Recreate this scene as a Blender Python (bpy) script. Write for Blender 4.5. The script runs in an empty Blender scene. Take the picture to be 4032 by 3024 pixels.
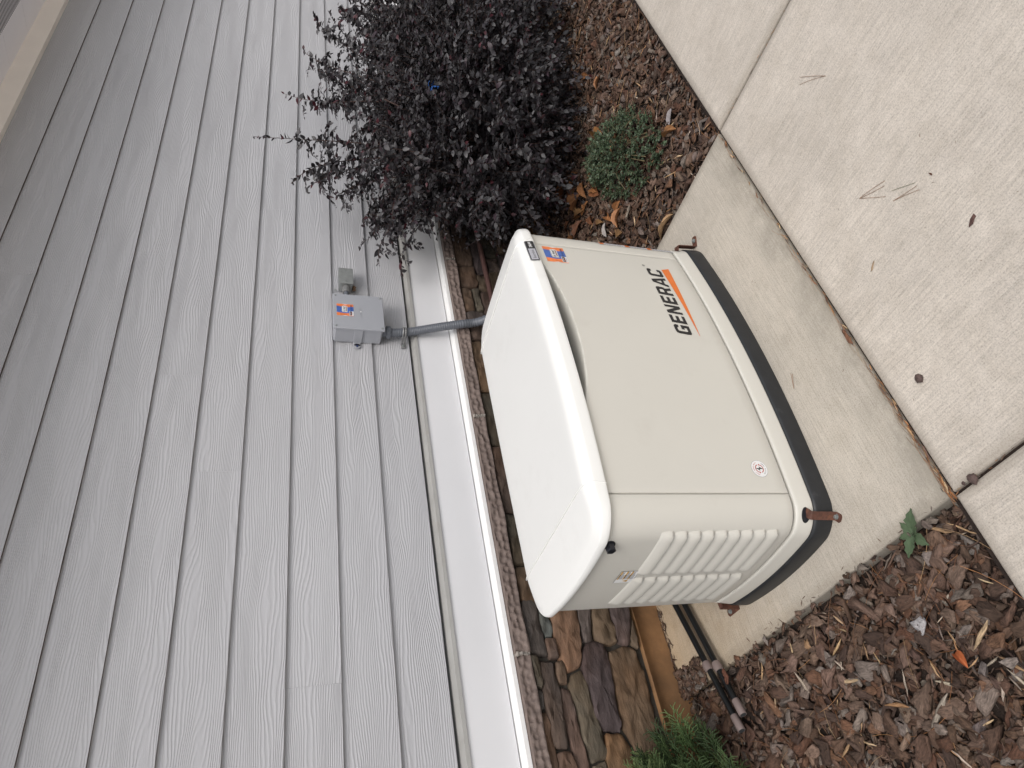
import bpy, math, random
import numpy as np
from math import sin, cos, pi, radians
from mathutils import Vector, Matrix
from mathutils.geometry import tessellate_polygon

S = bpy.context.scene
C = S.collection

# ------------------------------------------------------------------ camera
def make_camera():
    cam = bpy.data.cameras.new('camera')
    o = bpy.data.objects.new('camera', cam)
    C.objects.link(o)
    yaw, pitch, roll = radians(41.291), radians(-18.7428), radians(2.9185)
    fwd = Vector((sin(yaw) * cos(pitch), cos(yaw) * cos(pitch), sin(pitch)))
    right = Vector((cos(yaw), -sin(yaw), 0))
    up = right.cross(fwd)
    r = cos(roll) * right + sin(roll) * up
    u = -sin(roll) * right + cos(roll) * up
    # the phone was held upright and the picture stored on its side
    M = Matrix((-u, r, -fwd)).transposed().to_4x4()
    M.translation = Vector((-0.2907, -1.4255, 1.5181))
    o.matrix_world = M
    cam.sensor_width = 36.0
    cam.lens = 36.0 * 2858.45 / 4032.0
    cam.clip_start = 0.02
    cam.clip_end = 500
    S.camera = o
make_camera()

# ------------------------------------------------------------------ light
SUN_EL, SUN_AZ = radians(52), radians(-150)      # azimuth measured from +Y towards +X
world = bpy.data.worlds.new('World')
S.world = world
world.use_nodes = True
wn = world.node_tree.nodes
wl = world.node_tree.links
sky = wn.new('ShaderNodeTexSky')
sky.sky_type = 'NISHITA'
sky.sun_disc = False
sky.sun_elevation = SUN_EL
sky.sun_rotation = SUN_AZ
sky.air_density = 1.0
sky.dust_density = 4.0
hs = wn.new('ShaderNodeHueSaturation')
hs.inputs['Saturation'].default_value = 0.36
bg = wn['Background']
wl.new(sky.outputs[0], hs.inputs['Color'])
wl.new(hs.outputs[0], bg.inputs['Color'])
bg.inputs['Strength'].default_value = 0.135

sun = bpy.data.lights.new('sun', 'SUN')
sun.energy = 0.9
sun.angle = radians(28)
sun.color = (1.0, 0.965, 0.93)
so = bpy.data.objects.new('sun', sun)
C.objects.link(so)
sd = Vector((sin(SUN_AZ) * cos(SUN_EL), cos(SUN_AZ) * cos(SUN_EL), sin(SUN_EL)))
so.rotation_euler = (-sd).to_track_quat('-Z', 'Y').to_euler()

S.view_settings.view_transform = 'Standard'
S.view_settings.look = 'None'
S.view_settings.gamma = 1
S.view_settings.use_curve_mapping = False
S.view_settings.exposure = 0.24
S.render.engine = 'CYCLES'
S.cycles.max_bounces = 6
S.cycles.use_denoising = True

# ------------------------------------------------------------------ helpers
def obj(name, me, mat=None, parent=None, label=None, cat=None, group=None, kind=None, smooth=None):
    if mat is not None:
        mats = mat if isinstance(mat, (list, tuple)) else [mat]
        if len(me.materials) == 0:
            for m in mats:
                me.materials.append(m)
    o = bpy.data.objects.new(name, me)
    C.objects.link(o)
    if parent: o.parent = parent
    if label: o['label'] = label
    if cat: o['category'] = cat
    if group: o['group'] = group
    if kind: o['kind'] = kind
    if smooth: set_smooth(me, smooth)
    return o

def empty(name, loc=(0, 0, 0), label=None, cat=None, group=None, kind=None, parent=None):
    o = bpy.data.objects.new(name, None)
    o.empty_display_size = 0.05
    C.objects.link(o)
    if parent: o.parent = parent
    if label: o['label'] = label
    if cat: o['category'] = cat
    if group: o['group'] = group
    if kind: o['kind'] = kind
    return o

def set_smooth(me, ang=0.6):
    me.polygons.foreach_set('use_smooth', [True] * len(me.polygons))
    if ang is not True:
        try:
            me.set_sharp_from_angle(angle=ang)
        except Exception:
            pass

class MB:
    """collects verts / faces"""
    def __init__(s):
        s.v = []; s.f = []; s.m = []; s.cur = 0
    def add(s, vs, fs, mi=None):
        b = len(s.v)
        s.v += [tuple(p) for p in vs]
        s.f += [tuple(b + i for i in f) for f in fs]
        s.m += [s.cur if mi is None else mi] * len(fs)
    def box(s, x0, x1, y0, y1, z0, z1, mi=None):
        vs = [(x0, y0, z0), (x1, y0, z0), (x1, y1, z0), (x0, y1, z0), (x0, y0, z1), (x1, y0, z1), (x1, y1, z1), (x0, y1, z1)]
        s.add(vs, [(0, 3, 2, 1), (4, 5, 6, 7), (0, 1, 5, 4), (1, 2, 6, 5), (2, 3, 7, 6), (3, 0, 4, 7)], mi)
    def bbox(s, x0, x1, y0, y1, z0, z1, b=0.003, mi=None):
        """box with bevelled edges (sections in z)"""
        secs = [(z0, b), (z0 + b, 0), (z1 - b, 0), (z1, b)]
        vs = []
        for z, i in secs:
            a = b
            xs0, xs1, ys0, ys1 = x0 + i, x1 - i, y0 + i, y1 - i
            c = b * 0.7
            vs += [(xs0 + c, ys0, z), (xs1 - c, ys0, z), (xs1, ys0 + c, z), (xs1, ys1 - c, z), (xs1 - c, ys1, z), (xs0 + c, ys1, z), (xs0, ys1 - c, z), (xs0, ys0 + c, z)]
        fs = []
        for k in range(3):
            for i in range(8):
                j = (i + 1) % 8
                fs.append((k * 8 + i, k * 8 + j, k * 8 + 8 + j, k * 8 + 8 + i))
        fs.append(tuple(reversed(range(8))))
        fs.append(tuple(range(24, 32)))
        s.add(vs, fs, mi)
    def tube(s, pts, r, n=10, caps=True, mi=None, up=None):
        pts = [Vector(p) for p in pts]
        rs = r if isinstance(r, (list, tuple)) else [r] * len(pts)
        vs = []; fs = []
        prev = None
        for i, p in enumerate(pts):
            t = (pts[min(i + 1, len(pts) - 1)] - pts[max(i - 1, 0)])
            if t.length < 1e-9: t = Vector((0, 0, 1))
            t.normalize()
            if prev is None:
                a = Vector((0, 0, 1)) if abs(t.z) < 0.9 else Vector((1, 0, 0))
                prev = (a - t * a.dot(t)).normalized()
            else:
                prev = (prev - t * prev.dot(t))
                prev = prev.normalized() if prev.length > 1e-6 else Vector((1, 0, 0))
            b = t.cross(prev)
            for k in range(n):
                an = 2 * pi * k / n
                vs.append(p + (prev * cos(an) + b * sin(an)) * rs[i])
        for i in range(len(pts) - 1):
            for k in range(n):
                k2 = (k + 1) % n
                fs.append((i * n + k, i * n + k2, (i + 1) * n + k2, (i + 1) * n + k))
        if caps:
            fs.append(tuple(reversed(range(n))))
            fs.append(tuple(range((len(pts) - 1) * n, len(pts) * n)))
        s.add(vs, fs, mi)
    def mesh(s, name):
        me = bpy.data.meshes.new(name)
        me.from_pydata(s.v, [], s.f)
        if any(s.m):
            me.polygons.foreach_set('material_index', s.m)
        me.update()
        return me
    def build(s, name, mat, parent=None, **k):
        return obj(name, s.mesh(name), mat, parent, **k)

# ------------------------------------------------------------------ material helpers
class NT:
    def __init__(s, name):
        s.m = bpy.data.materials.new(name)
        s.m.use_nodes = True
        s.t = s.m.node_tree
        s.p = s.t.nodes['Principled BSDF']
    def n(s, typ, **k):
        nd = s.t.nodes.new('ShaderNode' + typ)
        for a, b in k.items():
            setattr(nd, a, b)
        return nd
    def l(s, a, b):
        s.t.links.new(a, b)
    def val(s, sock, v):
        if hasattr(v, 'is_output') or hasattr(v, 'links'):
            s.l(v, sock)
        else:
            sock.default_value = v
    def math(s, op, a, b=0.0, c=None):
        nd = s.n('Math', operation=op)
        s.val(nd.inputs[0], a); s.val(nd.inputs[1], b)
        if c is not None: s.val(nd.inputs[2], c)
        return nd.outputs[0]
    def noise(s, vec=None, scale=5.0, detail=3.0, rough=0.5, dim='3D', lac=2.0):
        nd = s.n('TexNoise', noise_dimensions=dim)
        nd.inputs['Scale'].default_value = scale
        nd.inputs['Detail'].default_value = detail
        nd.inputs['Roughness'].default_value = rough
        if vec is not None: s.l(vec, nd.inputs['Vector'])
        return nd.outputs[0]
    def pos(s, scale=(1, 1, 1), src='geo', loc=(0, 0, 0)):
        if src == 'geo':
            o = s.n('NewGeometry').outputs['Position']
        elif src == 'obj':
            o = s.n('TexCoord').outputs['Object']
        else:
            nd = s.n('Attribute'); nd.attribute_name = src
            o = nd.outputs['Vector']
        mp = s.n('Mapping')
        mp.inputs['Scale'].default_value = scale
        mp.inputs['Location'].default_value = loc
        s.l(o, mp.inputs['Vector'])
        return mp.outputs[0]
    def ramp(s, fac, stops):
        nd = s.n('ValToRGB')
        s.l(fac, nd.inputs[0])
        el = nd.color_ramp.elements
        while len(el) < len(stops): el.new(0.5)
        for e, (p, c) in zip(el, stops):
            e.position = p
            e.color = (*c, 1) if len(c) == 3 else c
        return nd.outputs[0]
    def mix(s, fac, a, b, mode='MIX'):
        nd = s.n('Mix', data_type='RGBA', blend_type=mode)
        s.val(nd.inputs[0], fac)
        for sock, v in ((nd.inputs[6], a), (nd.inputs[7], b)):
            if hasattr(v, 'links'): s.l(v, sock)
            else: sock.default_value = (*v, 1)
        return nd.outputs[2]
    def bump(s, h, strength=0.5, dist=0.002, prev=None):
        nd = s.n('Bump')
        nd.inputs['Strength'].default_value = strength
        nd.inputs['Distance'].default_value = dist
        s.l(h, nd.inputs['Height'])
        if prev is not None: s.l(prev, nd.inputs['Normal'])
        return nd.outputs[0]
    def out(s, color=None, rough=None, normal=None, metal=None, spec=None):
        p = s.p.inputs
        if color is not None:
            if hasattr(color, 'links'): s.l(color, p['Base Color'])
            else: p['Base Color'].default_value = (*color, 1)
        if rough is not None: s.val(p['Roughness'], rough)
        if metal is not None: s.val(p['Metallic'], metal)
        if spec is not None: p['Specular IOR Level'].default_value = spec
        if normal is not None: s.l(normal, p['Normal'])
        return s.m

def paint(name, col, rough=0.5, var=0.04, nscale=6, bump=0.0, bscale=400, bdist=0.0004, metal=0, spec=0.5, dirt=None):
    t = NT(name)
    f = t.noise(t.pos(), nscale, 4, 0.6)
    lo = tuple(c * (1 - var) for c in col); hi = tuple(min(1, c * (1 + var)) for c in col)
    c = t.ramp(f, [(0.3, lo), (0.7, hi)])
    if dirt:
        g = t.noise(t.pos(), dirt[1], 6, 0.7)
        k = t.ramp(g, [(dirt[2], (0, 0, 0)), (min(1, dirt[2] + 0.18), (1, 1, 1))])
        c = t.mix(t.math('MULTIPLY', k, dirt[3]), c, dirt[0])
    nm = t.bump(t.noise(t.pos(), bscale, 2, 0.5), bump, bdist) if bump else None
    return t.out(c, rough, nm, metal, spec)

# --- siding, embossed cedar grain
def mat_siding():
    t = NT('siding_paint')
    oi = t.n('ObjectInfo')
    p = t.n('NewGeometry').outputs['Position']
    sx = t.n('SeparateXYZ'); t.l(p, sx.inputs[0])
    off = t.math('MULTIPLY', oi.outputs['Random'], 40.0)
    x = t.math('ADD', sx.outputs[0], off)
    cx = t.n('CombineXYZ')
    t.l(t.math('MULTIPLY', x, 1.5), cx.inputs[0]); t.l(off, cx.inputs[1]); t.l(t.math('MULTIPLY', sx.outputs[2], 11.0), cx.inputs[2])
    w1 = t.noise(cx.outputs[0], 1.0, 1.0, 0.5)
    cx2 = t.n('CombineXYZ')
    t.l(t.math('MULTIPLY', x, 9.0), cx2.inputs[0]); t.l(off, cx2.inputs[1]); t.l(t.math('MULTIPLY', sx.outputs[2], 30.0), cx2.inputs[2])
    w2 = t.noise(cx2.outputs[0], 1.0, 2.0, 0.5)
    v = t.math('ADD', t.math('MULTIPLY', sx.outputs[2], 128.0), t.math('ADD', t.math('MULTIPLY', w1, 13.0), t.math('MULTIPLY', w2, 1.5)))
    sn = t.math('SINE', t.math('MULTIPLY', v, 6.2832))
    h = t.math('POWER', t.math('ADD', t.math('MULTIPLY', sn, 0.5), 0.5), 1.5)
    # the grain comes and goes
    cx3 = t.n('CombineXYZ')
    t.l(t.math('MULTIPLY', x, 3.0), cx3.inputs[0]); t.l(off, cx3.inputs[1]); t.l(t.math('MULTIPLY', sx.outputs[2], 18.0), cx3.inputs[2])
    am = t.ramp(t.noise(cx3.outputs[0], 1.0, 2.0, 0.6), [(0.32, (0.55,) * 3), (0.62, (1,) * 3)])
    hh = t.math('MULTIPLY', h, am)
    fine = t.noise(t.pos((60, 60, 500)), 1.0, 2, 0.5)
    hh = t.math('ADD', hh, t.math('MULTIPLY', fine, 0.35))
    nm = t.bump(hh, 0.66, 0.0020)
    big = t.noise(t.pos((0.7, 1, 2.5)), 1.0, 4, 0.6)
    c = t.ramp(big, [(0.3, (0.432, 0.432, 0.450)), (0.7, (0.458, 0.458, 0.476))])
    rnd = t.math('MULTIPLY_ADD', oi.outputs['Random'], 0.025, 0.988)
    cc = t.n('CombineXYZ'); [t.l(rnd, cc.inputs[i]) for i in range(3)]
    c = t.mix(1.0, c, cc.outputs[0], 'MULTIPLY')
    return t.out(c, 0.62, nm, spec=0.35)

def mat_concrete(name, base, axis, warm=0.0):
    t = NT(name)
    P = t.pos()
    oi = t.n('ObjectInfo')
    n1 = t.noise(P, 2.2, 6, 0.65)
    n2 = t.noise(t.pos(loc=(3, 7, 0)), 9, 6, 0.7)
    n3 = t.noise(P, 260, 3, 0.6)
    st = t.noise(t.pos((6, 190, 1) if axis == 'x' else (190, 6, 1)), 1.0, 4, 0.7)
    b = base
    c = t.ramp(n1, [(0.25, tuple(v * 0.84 for v in b)), (0.55, b), (0.8, tuple(v * 1.1 for v in b))])
    c = t.mix(t.math('MULTIPLY', t.ramp(n2, [(0.44, (0,) * 3), (0.72, (1,) * 3)]), 0.42), c, (b[0] * 0.72, b[1] * 0.70, b[2] * 0.66))
    # small scuffs and pale spots
    n5 = t.noise(t.pos(loc=(11, 2, 0)), 5.5, 5, 0.75)
    n6 = t.noise(t.pos(loc=(5, 9, 0)), 34, 5, 0.75)
    c = t.mix(t.math('MULTIPLY', t.ramp(n6, [(0.50, (0,) * 3), (0.66, (1,) * 3)]), 0.17), c, (b[0] * 0.70, b[1] * 0.67, b[2] * 0.63))
    c = t.mix(t.math('MULTIPLY', t.ramp(n6, [(0.34, (1,) * 3), (0.46, (0,) * 3)]), 0.14), c, (b[0] * 1.3, b[1] * 1.3, b[2] * 1.3))
    c = t.mix(t.math('MULTIPLY', t.ramp(n5, [(0.56, (0,) * 3), (0.66, (1,) * 3)]), 0.30), c, (b[0] * 1.25, b[1] * 1.25, b[2] * 1.25))
    sp = t.ramp(n3, [(0.32, (0.74,) * 3), (0.5, (1,) * 3), (0.7, (1.10,) * 3)])
    c = t.mix(1.0, c, sp, 'MULTIPLY')
    ss = t.ramp(st, [(0.3, (0.82,) * 3), (0.5, (1,) * 3), (0.72, (1.12,) * 3)])
    c = t.mix(1.0, c, ss, 'MULTIPLY')
    vo = t.n('TexVoronoi'); vo.inputs['Scale'].default_value = 24
    t.l(P, vo.inputs['Vector'])
    pit = t.ramp(vo.outputs['Distance'], [(0.0, (0.45,) * 3), (0.07, (1,) * 3)])
    c = t.mix(0.7, c, t.mix(1.0, c, pit, 'MULTIPLY'))
    # dirt that has settled along the slab joints
    sj = t.n('SeparateXYZ'); t.l(t.n('NewGeometry').outputs['Position'], sj.inputs[0])
    dj = t.math('MINIMUM', t.math('ABSOLUTE', t.math('SUBTRACT', sj.outputs[0], 0.389)), t.math('ABSOLUTE', t.math('SUBTRACT', sj.outputs[0], 1.937)))
    dj = t.math('MINIMUM', dj, t.math('ABSOLUTE', t.math('SUBTRACT', sj.outputs[1], -0.338)))
    mj = t.n('MapRange'); mj.inputs[1].default_value = 0.040; mj.inputs[2].default_value = 0.012
    t.l(t.math('ADD', dj, t.math('MULTIPLY_ADD', n2, 0.05, -0.025)), mj.inputs[0])
    c = t.mix(t.math('MULTIPLY', mj.outputs[0], 0.50), c, (b[0] * 0.50, b[1] * 0.48, b[2] * 0.45))
    if warm:
        # grime washed along the sidewalk joint and the generator foot
        sy = t.n('SeparateXYZ'); t.l(t.n('NewGeometry').outputs['Position'], sy.inputs[0])
        e = t.n('MapRange'); e.inputs[1].default_value = -0.20; e.inputs[2].default_value = -0.34
        t.l(t.math('ADD', sy.outputs[1], t.math('MULTIPLY_ADD', n2, 0.30, -0.15)), e.inputs[0])
        gk = t.math('MULTIPLY', t.math('MULTIPLY', e.outputs[0], t.ramp(n5, [(0.36, (0,) * 3), (0.58, (1,) * 3)])), 0.75)
        c = t.mix(gk, c, (b[0] * 0.52, b[1] * 0.52, b[2] * 0.50))
        # clay staining, strongest near the house wall at the open left corner
        sx = t.n('SeparateXYZ'); t.l(t.n('NewGeometry').outputs['Position'], sx.inputs[0])
        g = t.n('MapRange'); g.inputs[1].default_value = 0.25; g.inputs[2].default_value = 1.05
        t.l(t.math('ADD', sx.outputs[1], t.math('MULTIPLY_ADD', n2, 0.5, -0.25)), g.inputs[0])
        k = t.math('MULTIPLY', g.outputs[0], warm)
        c = t.mix(k, c, t.mix(1.0, c, (1.02, 0.83, 0.60), 'MULTIPLY'))
    h = t.math('ADD', t.math('MULTIPLY', n3, 0.6), t.math('MULTIPLY', st, 0.8))
    nm = t.bump(h, 0.55, 0.0016)
    return t.out(c, 0.88, nm, spec=0.25)

def mat_tint(name, rough=0.8, grain=(40, 260, 260), gamt=0.45, bump=0.6, bdist=0.0015, spec=0.3, attr=True, trans=0.0, base=None):
    """colour from the 'tint' attribute, grain from the 'loc' attribute"""
    t = NT(name)
    if attr:
        a = t.n('Attribute'); a.attribute_name = 'tint'
        col = a.outputs['Color']
    else:
        col = base
    g = t.noise(t.pos(grain, 'loc'), 1.0, 4, 0.65)
    k = t.ramp(g, [(0.3, (1 - gamt,) * 3), (0.65, (1 + gamt * 0.4,) * 3)])
    c = t.mix(1.0, col, k, 'MULTIPLY')
    nm = t.bump(g, bump, bdist) if bump else None
    return t.out(c, rough, nm, spec=spec)

def mat_stone():
    t = NT('field_stone')
    oi = t.n('ObjectInfo')
    cx = t.n('CombineXYZ'); t.l(t.math('MULTIPLY', oi.outputs['Random'], 30), cx.inputs[1])
    va = t.n('VectorMath', operation='ADD')
    t.l(t.pos(), va.inputs[0]); t.l(cx.outputs[0], va.inputs[1])
    def P(s):
        m = t.n('Mapping'); m.inputs['Scale'].default_value = s
        t.l(va.outputs[0], m.inputs[0]); return m.outputs[0]
    a = t.noise(P((5, 5, 16)), 1.0, 5, 0.65)
    b = t.noise(P((14, 14, 60)), 1.0, 6, 0.7)
    d = t.noise(P((3, 3, 5)), 1.0, 3, 0.5)
    base = oi.outputs['Color']
    c = t.mix(t.ramp(d, [(0.42, (0,) * 3), (0.62, (1,) * 3)]), base, t.mix(1.0, base, (1.13, 0.97, 0.84), 'MULTIPLY'))
    c = t.mix(1.0, c, t.ramp(a, [(0.3, (0.62,) * 3), (0.7, (1.2,) * 3)]), 'MULTIPLY')
    c = t.mix(1.0, c, t.ramp(b, [(0.3, (0.7,) * 3), (0.62, (1.18,) * 3)]), 'MULTIPLY')
    nm = t.bump(t.math('ADD', b, t.math('MULTIPLY', a, 1.4)), 0.85, 0.007)
    return t.out(c, 0.8, nm, spec=0.3)

M = {}
M['siding'] = mat_siding()
M['trim'] = paint('trim_white', (0.72, 0.722, 0.74), 0.42, 0.02, 3, 0.15, 300, 0.0003)
M['dripcap'] = paint('drip_cap_white', (0.80, 0.80, 0.79), 0.4, 0.03, 30, 0.2, 60, 0.0005)
M['flashing'] = paint('flashing', (0.36, 0.355, 0.34), 0.45, 0.06, 12, dirt=((0.3, 0.28, 0.24), 20, 0.55, 0.5))
M['soffit'] = paint('soffit', (0.87, 0.85, 0.88), 0.5, 0.02)
M['frieze'] = paint('frieze_board', (0.90, 0.84, 0.77), 0.5, 0.03)
M['dark'] = paint('dark_gap', (0.02, 0.02, 0.022), 0.9, 0.1)
M['underside'] = paint('siding_raw_edge_shade', (0.085, 0.062, 0.055), 0.9, 0.2, 20)  # raw board bottoms, colour darkened further for the shade under each lap
M['sheath'] = paint('wall_sheathing', (0.12, 0.12, 0.12), 0.9, 0.1)
M['mortar'] = paint('mortar', (0.050, 0.043, 0.035), 0.95, 0.25, 30, 0.8, 120, 0.003)
M['sillmortar'] = paint('sill_mortar', (0.30, 0.27, 0.24), 0.95, 0.2, 60, 0.8, 150, 0.003)
M['stone'] = mat_stone()
M['sill'] = paint('sill_stone', (0.185, 0.143, 0.125), 0.75, 0.22, 35, 0.7, 180, 0.002, spec=0.4)
M['found'] = paint('clay_stained_parge', (0.27, 0.145, 0.065), 0.9, 0.25, 8, 0.6, 60, 0.002, dirt=((0.18, 0.10, 0.05), 5, 0.45, 0.7))
M['walk'] = mat_concrete('sidewalk_concrete', (0.560, 0.508, 0.445), 'y')
M['pad'] = mat_concrete('pad_concrete', (0.50, 0.455, 0.390), 'x', warm=0.75)
M['soil'] = paint('dark_soil', (0.022, 0.013, 0.009), 0.95, 0.4, 40, 1.0, 120, 0.006)
M['bounce_ground'] = paint('far_ground', (0.40, 0.38, 0.35), 0.95, 0.3, 2)  # mostly unseen far ground, made paler to bounce light onto wall and soffit
M['lid'] = paint('lid_paint', (0.79, 0.79, 0.765), 0.33, 0.012, 3, 0.12, 900, 0.0003, dirt=((0.62, 0.61, 0.58), 6, 0.55, 0.22))
M['cab'] = paint('cabinet_paint', (0.60, 0.583, 0.530), 0.38, 0.012, 3, 0.12, 900, 0.0003, dirt=((0.50, 0.47, 0.42), 7, 0.58, 0.25))
M['core'] = paint('cabinet_inner', (0.035, 0.036, 0.038), 0.8, 0.1)
M['base'] = paint('black_composite', (0.016, 0.0175, 0.020), 0.5, 0.2, 20, 0.5, 350, 0.0008, dirt=((0.11, 0.11, 0.11), 14, 0.60, 0.5))
M['black'] = paint('black_plastic', (0.012, 0.013, 0.018), 0.35, 0.05)
M['ink'] = paint('black_ink', (0.012, 0.012, 0.014), 0.4, 0.03)
M['orange'] = paint('orange_ink', (0.72, 0.175, 0.03), 0.42, 0.03, 40)
M['sorange'] = paint('sticker_orange', (0.74, 0.20, 0.06), 0.35, 0.22, 30)
M['sblue'] = paint('sticker_blue', (0.055, 0.13, 0.42), 0.35, 0.3, 25)
M['white'] = paint('sticker_white', (0.78, 0.78, 0.78), 0.35, 0.02)
M['silver'] = paint('badge_silver', (0.42, 0.42, 0.46), 0.35, 0.03)
M['brown'] = paint('sticker_brown', (0.22, 0.08, 0.05), 0.4, 0.03)
M['navy'] = paint('sticker_navy', (0.03, 0.045, 0.12), 0.4, 0.03)
M['red'] = paint('sticker_red', (0.42, 0.05, 0.03), 0.4, 0.03)
M['yellow'] = paint('label_yellow', (0.62, 0.36, 0.05), 0.4, 0.1)
M['greytext'] = paint('label_grey_print', (0.22, 0.22, 0.25), 0.5, 0.2, 300)
M['rust'] = paint('rusty_steel', (0.10, 0.042, 0.028), 0.65, 0.35, 90, 0.4, 300, 0.0006, dirt=((0.24, 0.10, 0.05), 25, 0.55, 0.7))
M['zinc'] = paint('zinc_bolt', (0.30, 0.32, 0.31), 0.45, 0.15, 200, metal=0.6)
M['pvc'] = paint('grey_pvc', (0.335, 0.345, 0.375), 0.45, 0.02, 6)
M['pvcside'] = M['pvc']
M['galv'] = paint('galvanised_steel', (0.36, 0.375, 0.37), 0.38, 0.12, 40, metal=0.55)
M['conduit'] = paint('grey_conduit', (0.115, 0.125, 0.145), 0.42, 0.06, 30)
M['clamp'] = paint('grey_clamp', (0.22, 0.22, 0.22), 0.42, 0.1, 60, metal=0.3)
M['dirt'] = paint('mud_wasp_dirt', (0.22, 0.14, 0.09), 0.95, 0.3, 200, 0.9, 300, 0.002)
M['gaspipe'] = paint('brown_pipe', (0.085, 0.045, 0.040), 0.5, 0.2, 40)
M['blackpipe'] = paint('black_coated_pipe', (0.008, 0.009, 0.010), 0.28, 0.1)
M['cap'] = paint('taupe_fitting', (0.20, 0.155, 0.145), 0.45, 0.06)
M['bark'] = mat_tint('bark_mulch', 0.82, (45, 240, 240), 0.6, 0.95, 0.003)
M['leaf'] = mat_tint('bush_leaf', 0.48, (60, 300, 60), 0.25, 0.25, 0.0008, spec=0.45)
M['twig'] = paint('bush_twig', (0.060, 0.034, 0.028), 0.7, 0.3, 60)
M['green'] = mat_tint('small_green_leaf', 0.5, (60, 300, 60), 0.2, 0.2, 0.0006, spec=0.4)
M['juniper'] = mat_tint('arborvitae_scale', 0.55, (200, 200, 200), 0.3, 0.3, 0.0006)
M['dryleaf'] = mat_tint('dry_leaf', 0.6, (30, 160, 30), 0.4, 0.5, 0.0015)
M['straw'] = mat_tint('pine_straw', 0.6, (10, 100, 100), 0.2, 0.0, 0.001)
M['weed'] = mat_tint('weed_leaf', 0.5, (50, 200, 50), 0.3, 0.5, 0.001)
M['blue'] = paint('blue_ribbon', (0.03, 0.12, 0.40), 0.35, 0.2, 80)
M['rock'] = paint('brown_rock', (0.085, 0.055, 0.048), 0.8, 0.4, 60, 0.9, 120, 0.003)
# ------------------------------------------------------------------ ground and paving
rng = random.Random(7)
def slab(name, x0, x1, y0, y1, top, thick, mat, bev=0.007, **k):
    mb = MB()
    nx, ny = 2, 2
    b = bev
    prof = [(0.0, -thick), (0.0, -b - 0.004), (b * 0.3, -b * 0.45 - 0.003), (b, -0.0032), (b + 0.012, -0.0012), (b + 0.022, 0.0)]
    vs = []; fs = []
    for i, z in prof:
        vs += [(x0 + i, y0 + i, top + z), (x1 - i, y0 + i, top + z), (x1 - i, y1 - i, top + z), (x0 + i, y1 - i, top + z)]
    for r in range(len(prof) - 1):
        for c in range(4):
            d = (c + 1) % 4
            fs.append((r * 4 + c, r * 4 + d, r * 4 + 4 + d, r * 4 + 4 + c))
    n = (len(prof) - 1) * 4
    fs.append((n, n + 1, n + 2, n + 3))
    mb.add(vs, fs)
    return mb.build(name, mat, **k)

g = MB(); g.add([(-150, -150, -0.12), (150, -150, -0.12), (150, 150, -0.12), (-150, 150, -0.12)], [(0, 1, 2, 3)])
g.build('ground', M['bounce_ground'], kind='structure')
YS = -0.338
XL, XR = 0.389, 1.937
slab('concrete_pad', XL, XR, YS + 0.003, 1.075, 0.0, 0.11, M['pad'], 0.006, kind='structure')
walk = empty('sidewalk', kind='structure')
L = XR - XL
for i in range(-2, 4):
    slab('slab', XL + i * L + 0.0050, XL + (i + 1) * L - 0.0050, -1.86, YS - 0.007, 0.001, 0.11, M['walk'], 0.007, parent=walk)
gr = MB(); gr.box(XL - 2 * L, XL + 4 * L, -1.86, YS + 0.01, -0.10, -0.018)
gr.build('joint_fill', M['soil'], parent=walk)

# planting beds: lumpy soil sheets under the bark
def bed(name, x0, x1, y0, y1, zf):
    nx = int((x1 - x0) / 0.04); ny = int((y1 - y0) / 0.04)
    mb = MB(); vs = []; fs = []
    for j in range(ny + 1):
        for i in range(nx + 1):
            x = x0 + (x1 - x0) * i / nx; y = y0 + (y1 - y0) * j / ny
            vs.append((x, y, zf(x, y)))
    for j in range(ny):
        for i in range(nx):
            a = j * (nx + 1) + i
            fs.append((a, a + 1, a + nx + 2, a + nx + 1))
    mb.add(vs, fs)
    return mb.build(name, M['soil'], kind='structure', smooth=True)
def z_left(x, y):
    e = min(max((XL - x) / 0.25, 0), 1)
    return -0.052 + 0.022 * e + 0.022 * min(1, max(0, (y - 0.1) / 0.7)) + 0.006 * sin(x * 9 + 1) * sin(y * 7)
def z_right(x, y):
    e = min(max((x - XR) / 0.3, 0), 1) * min(max((y - YS) / 0.25, 0), 1)
    return -0.040 + 0.040 * e + 0.012 * sin(x * 5 + 1) * sin(y * 6 + 2)
bed('bed_soil', -2.6, XL - 0.001, YS + 0.001, 1.06, z_left)
bed('bed_soil', XR + 0.001, 6.6, YS + 0.001, 1.06, z_right)

# ------------------------------------------------------------------ the house wall
house = empty('house', label='grey lap sided house wall with white band and brown stone base behind the generator', cat='house')
WX0, WX1 = -1.6, 8.0
YW = 1.062; Z0 = 0.877; EX = 0.178
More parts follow.
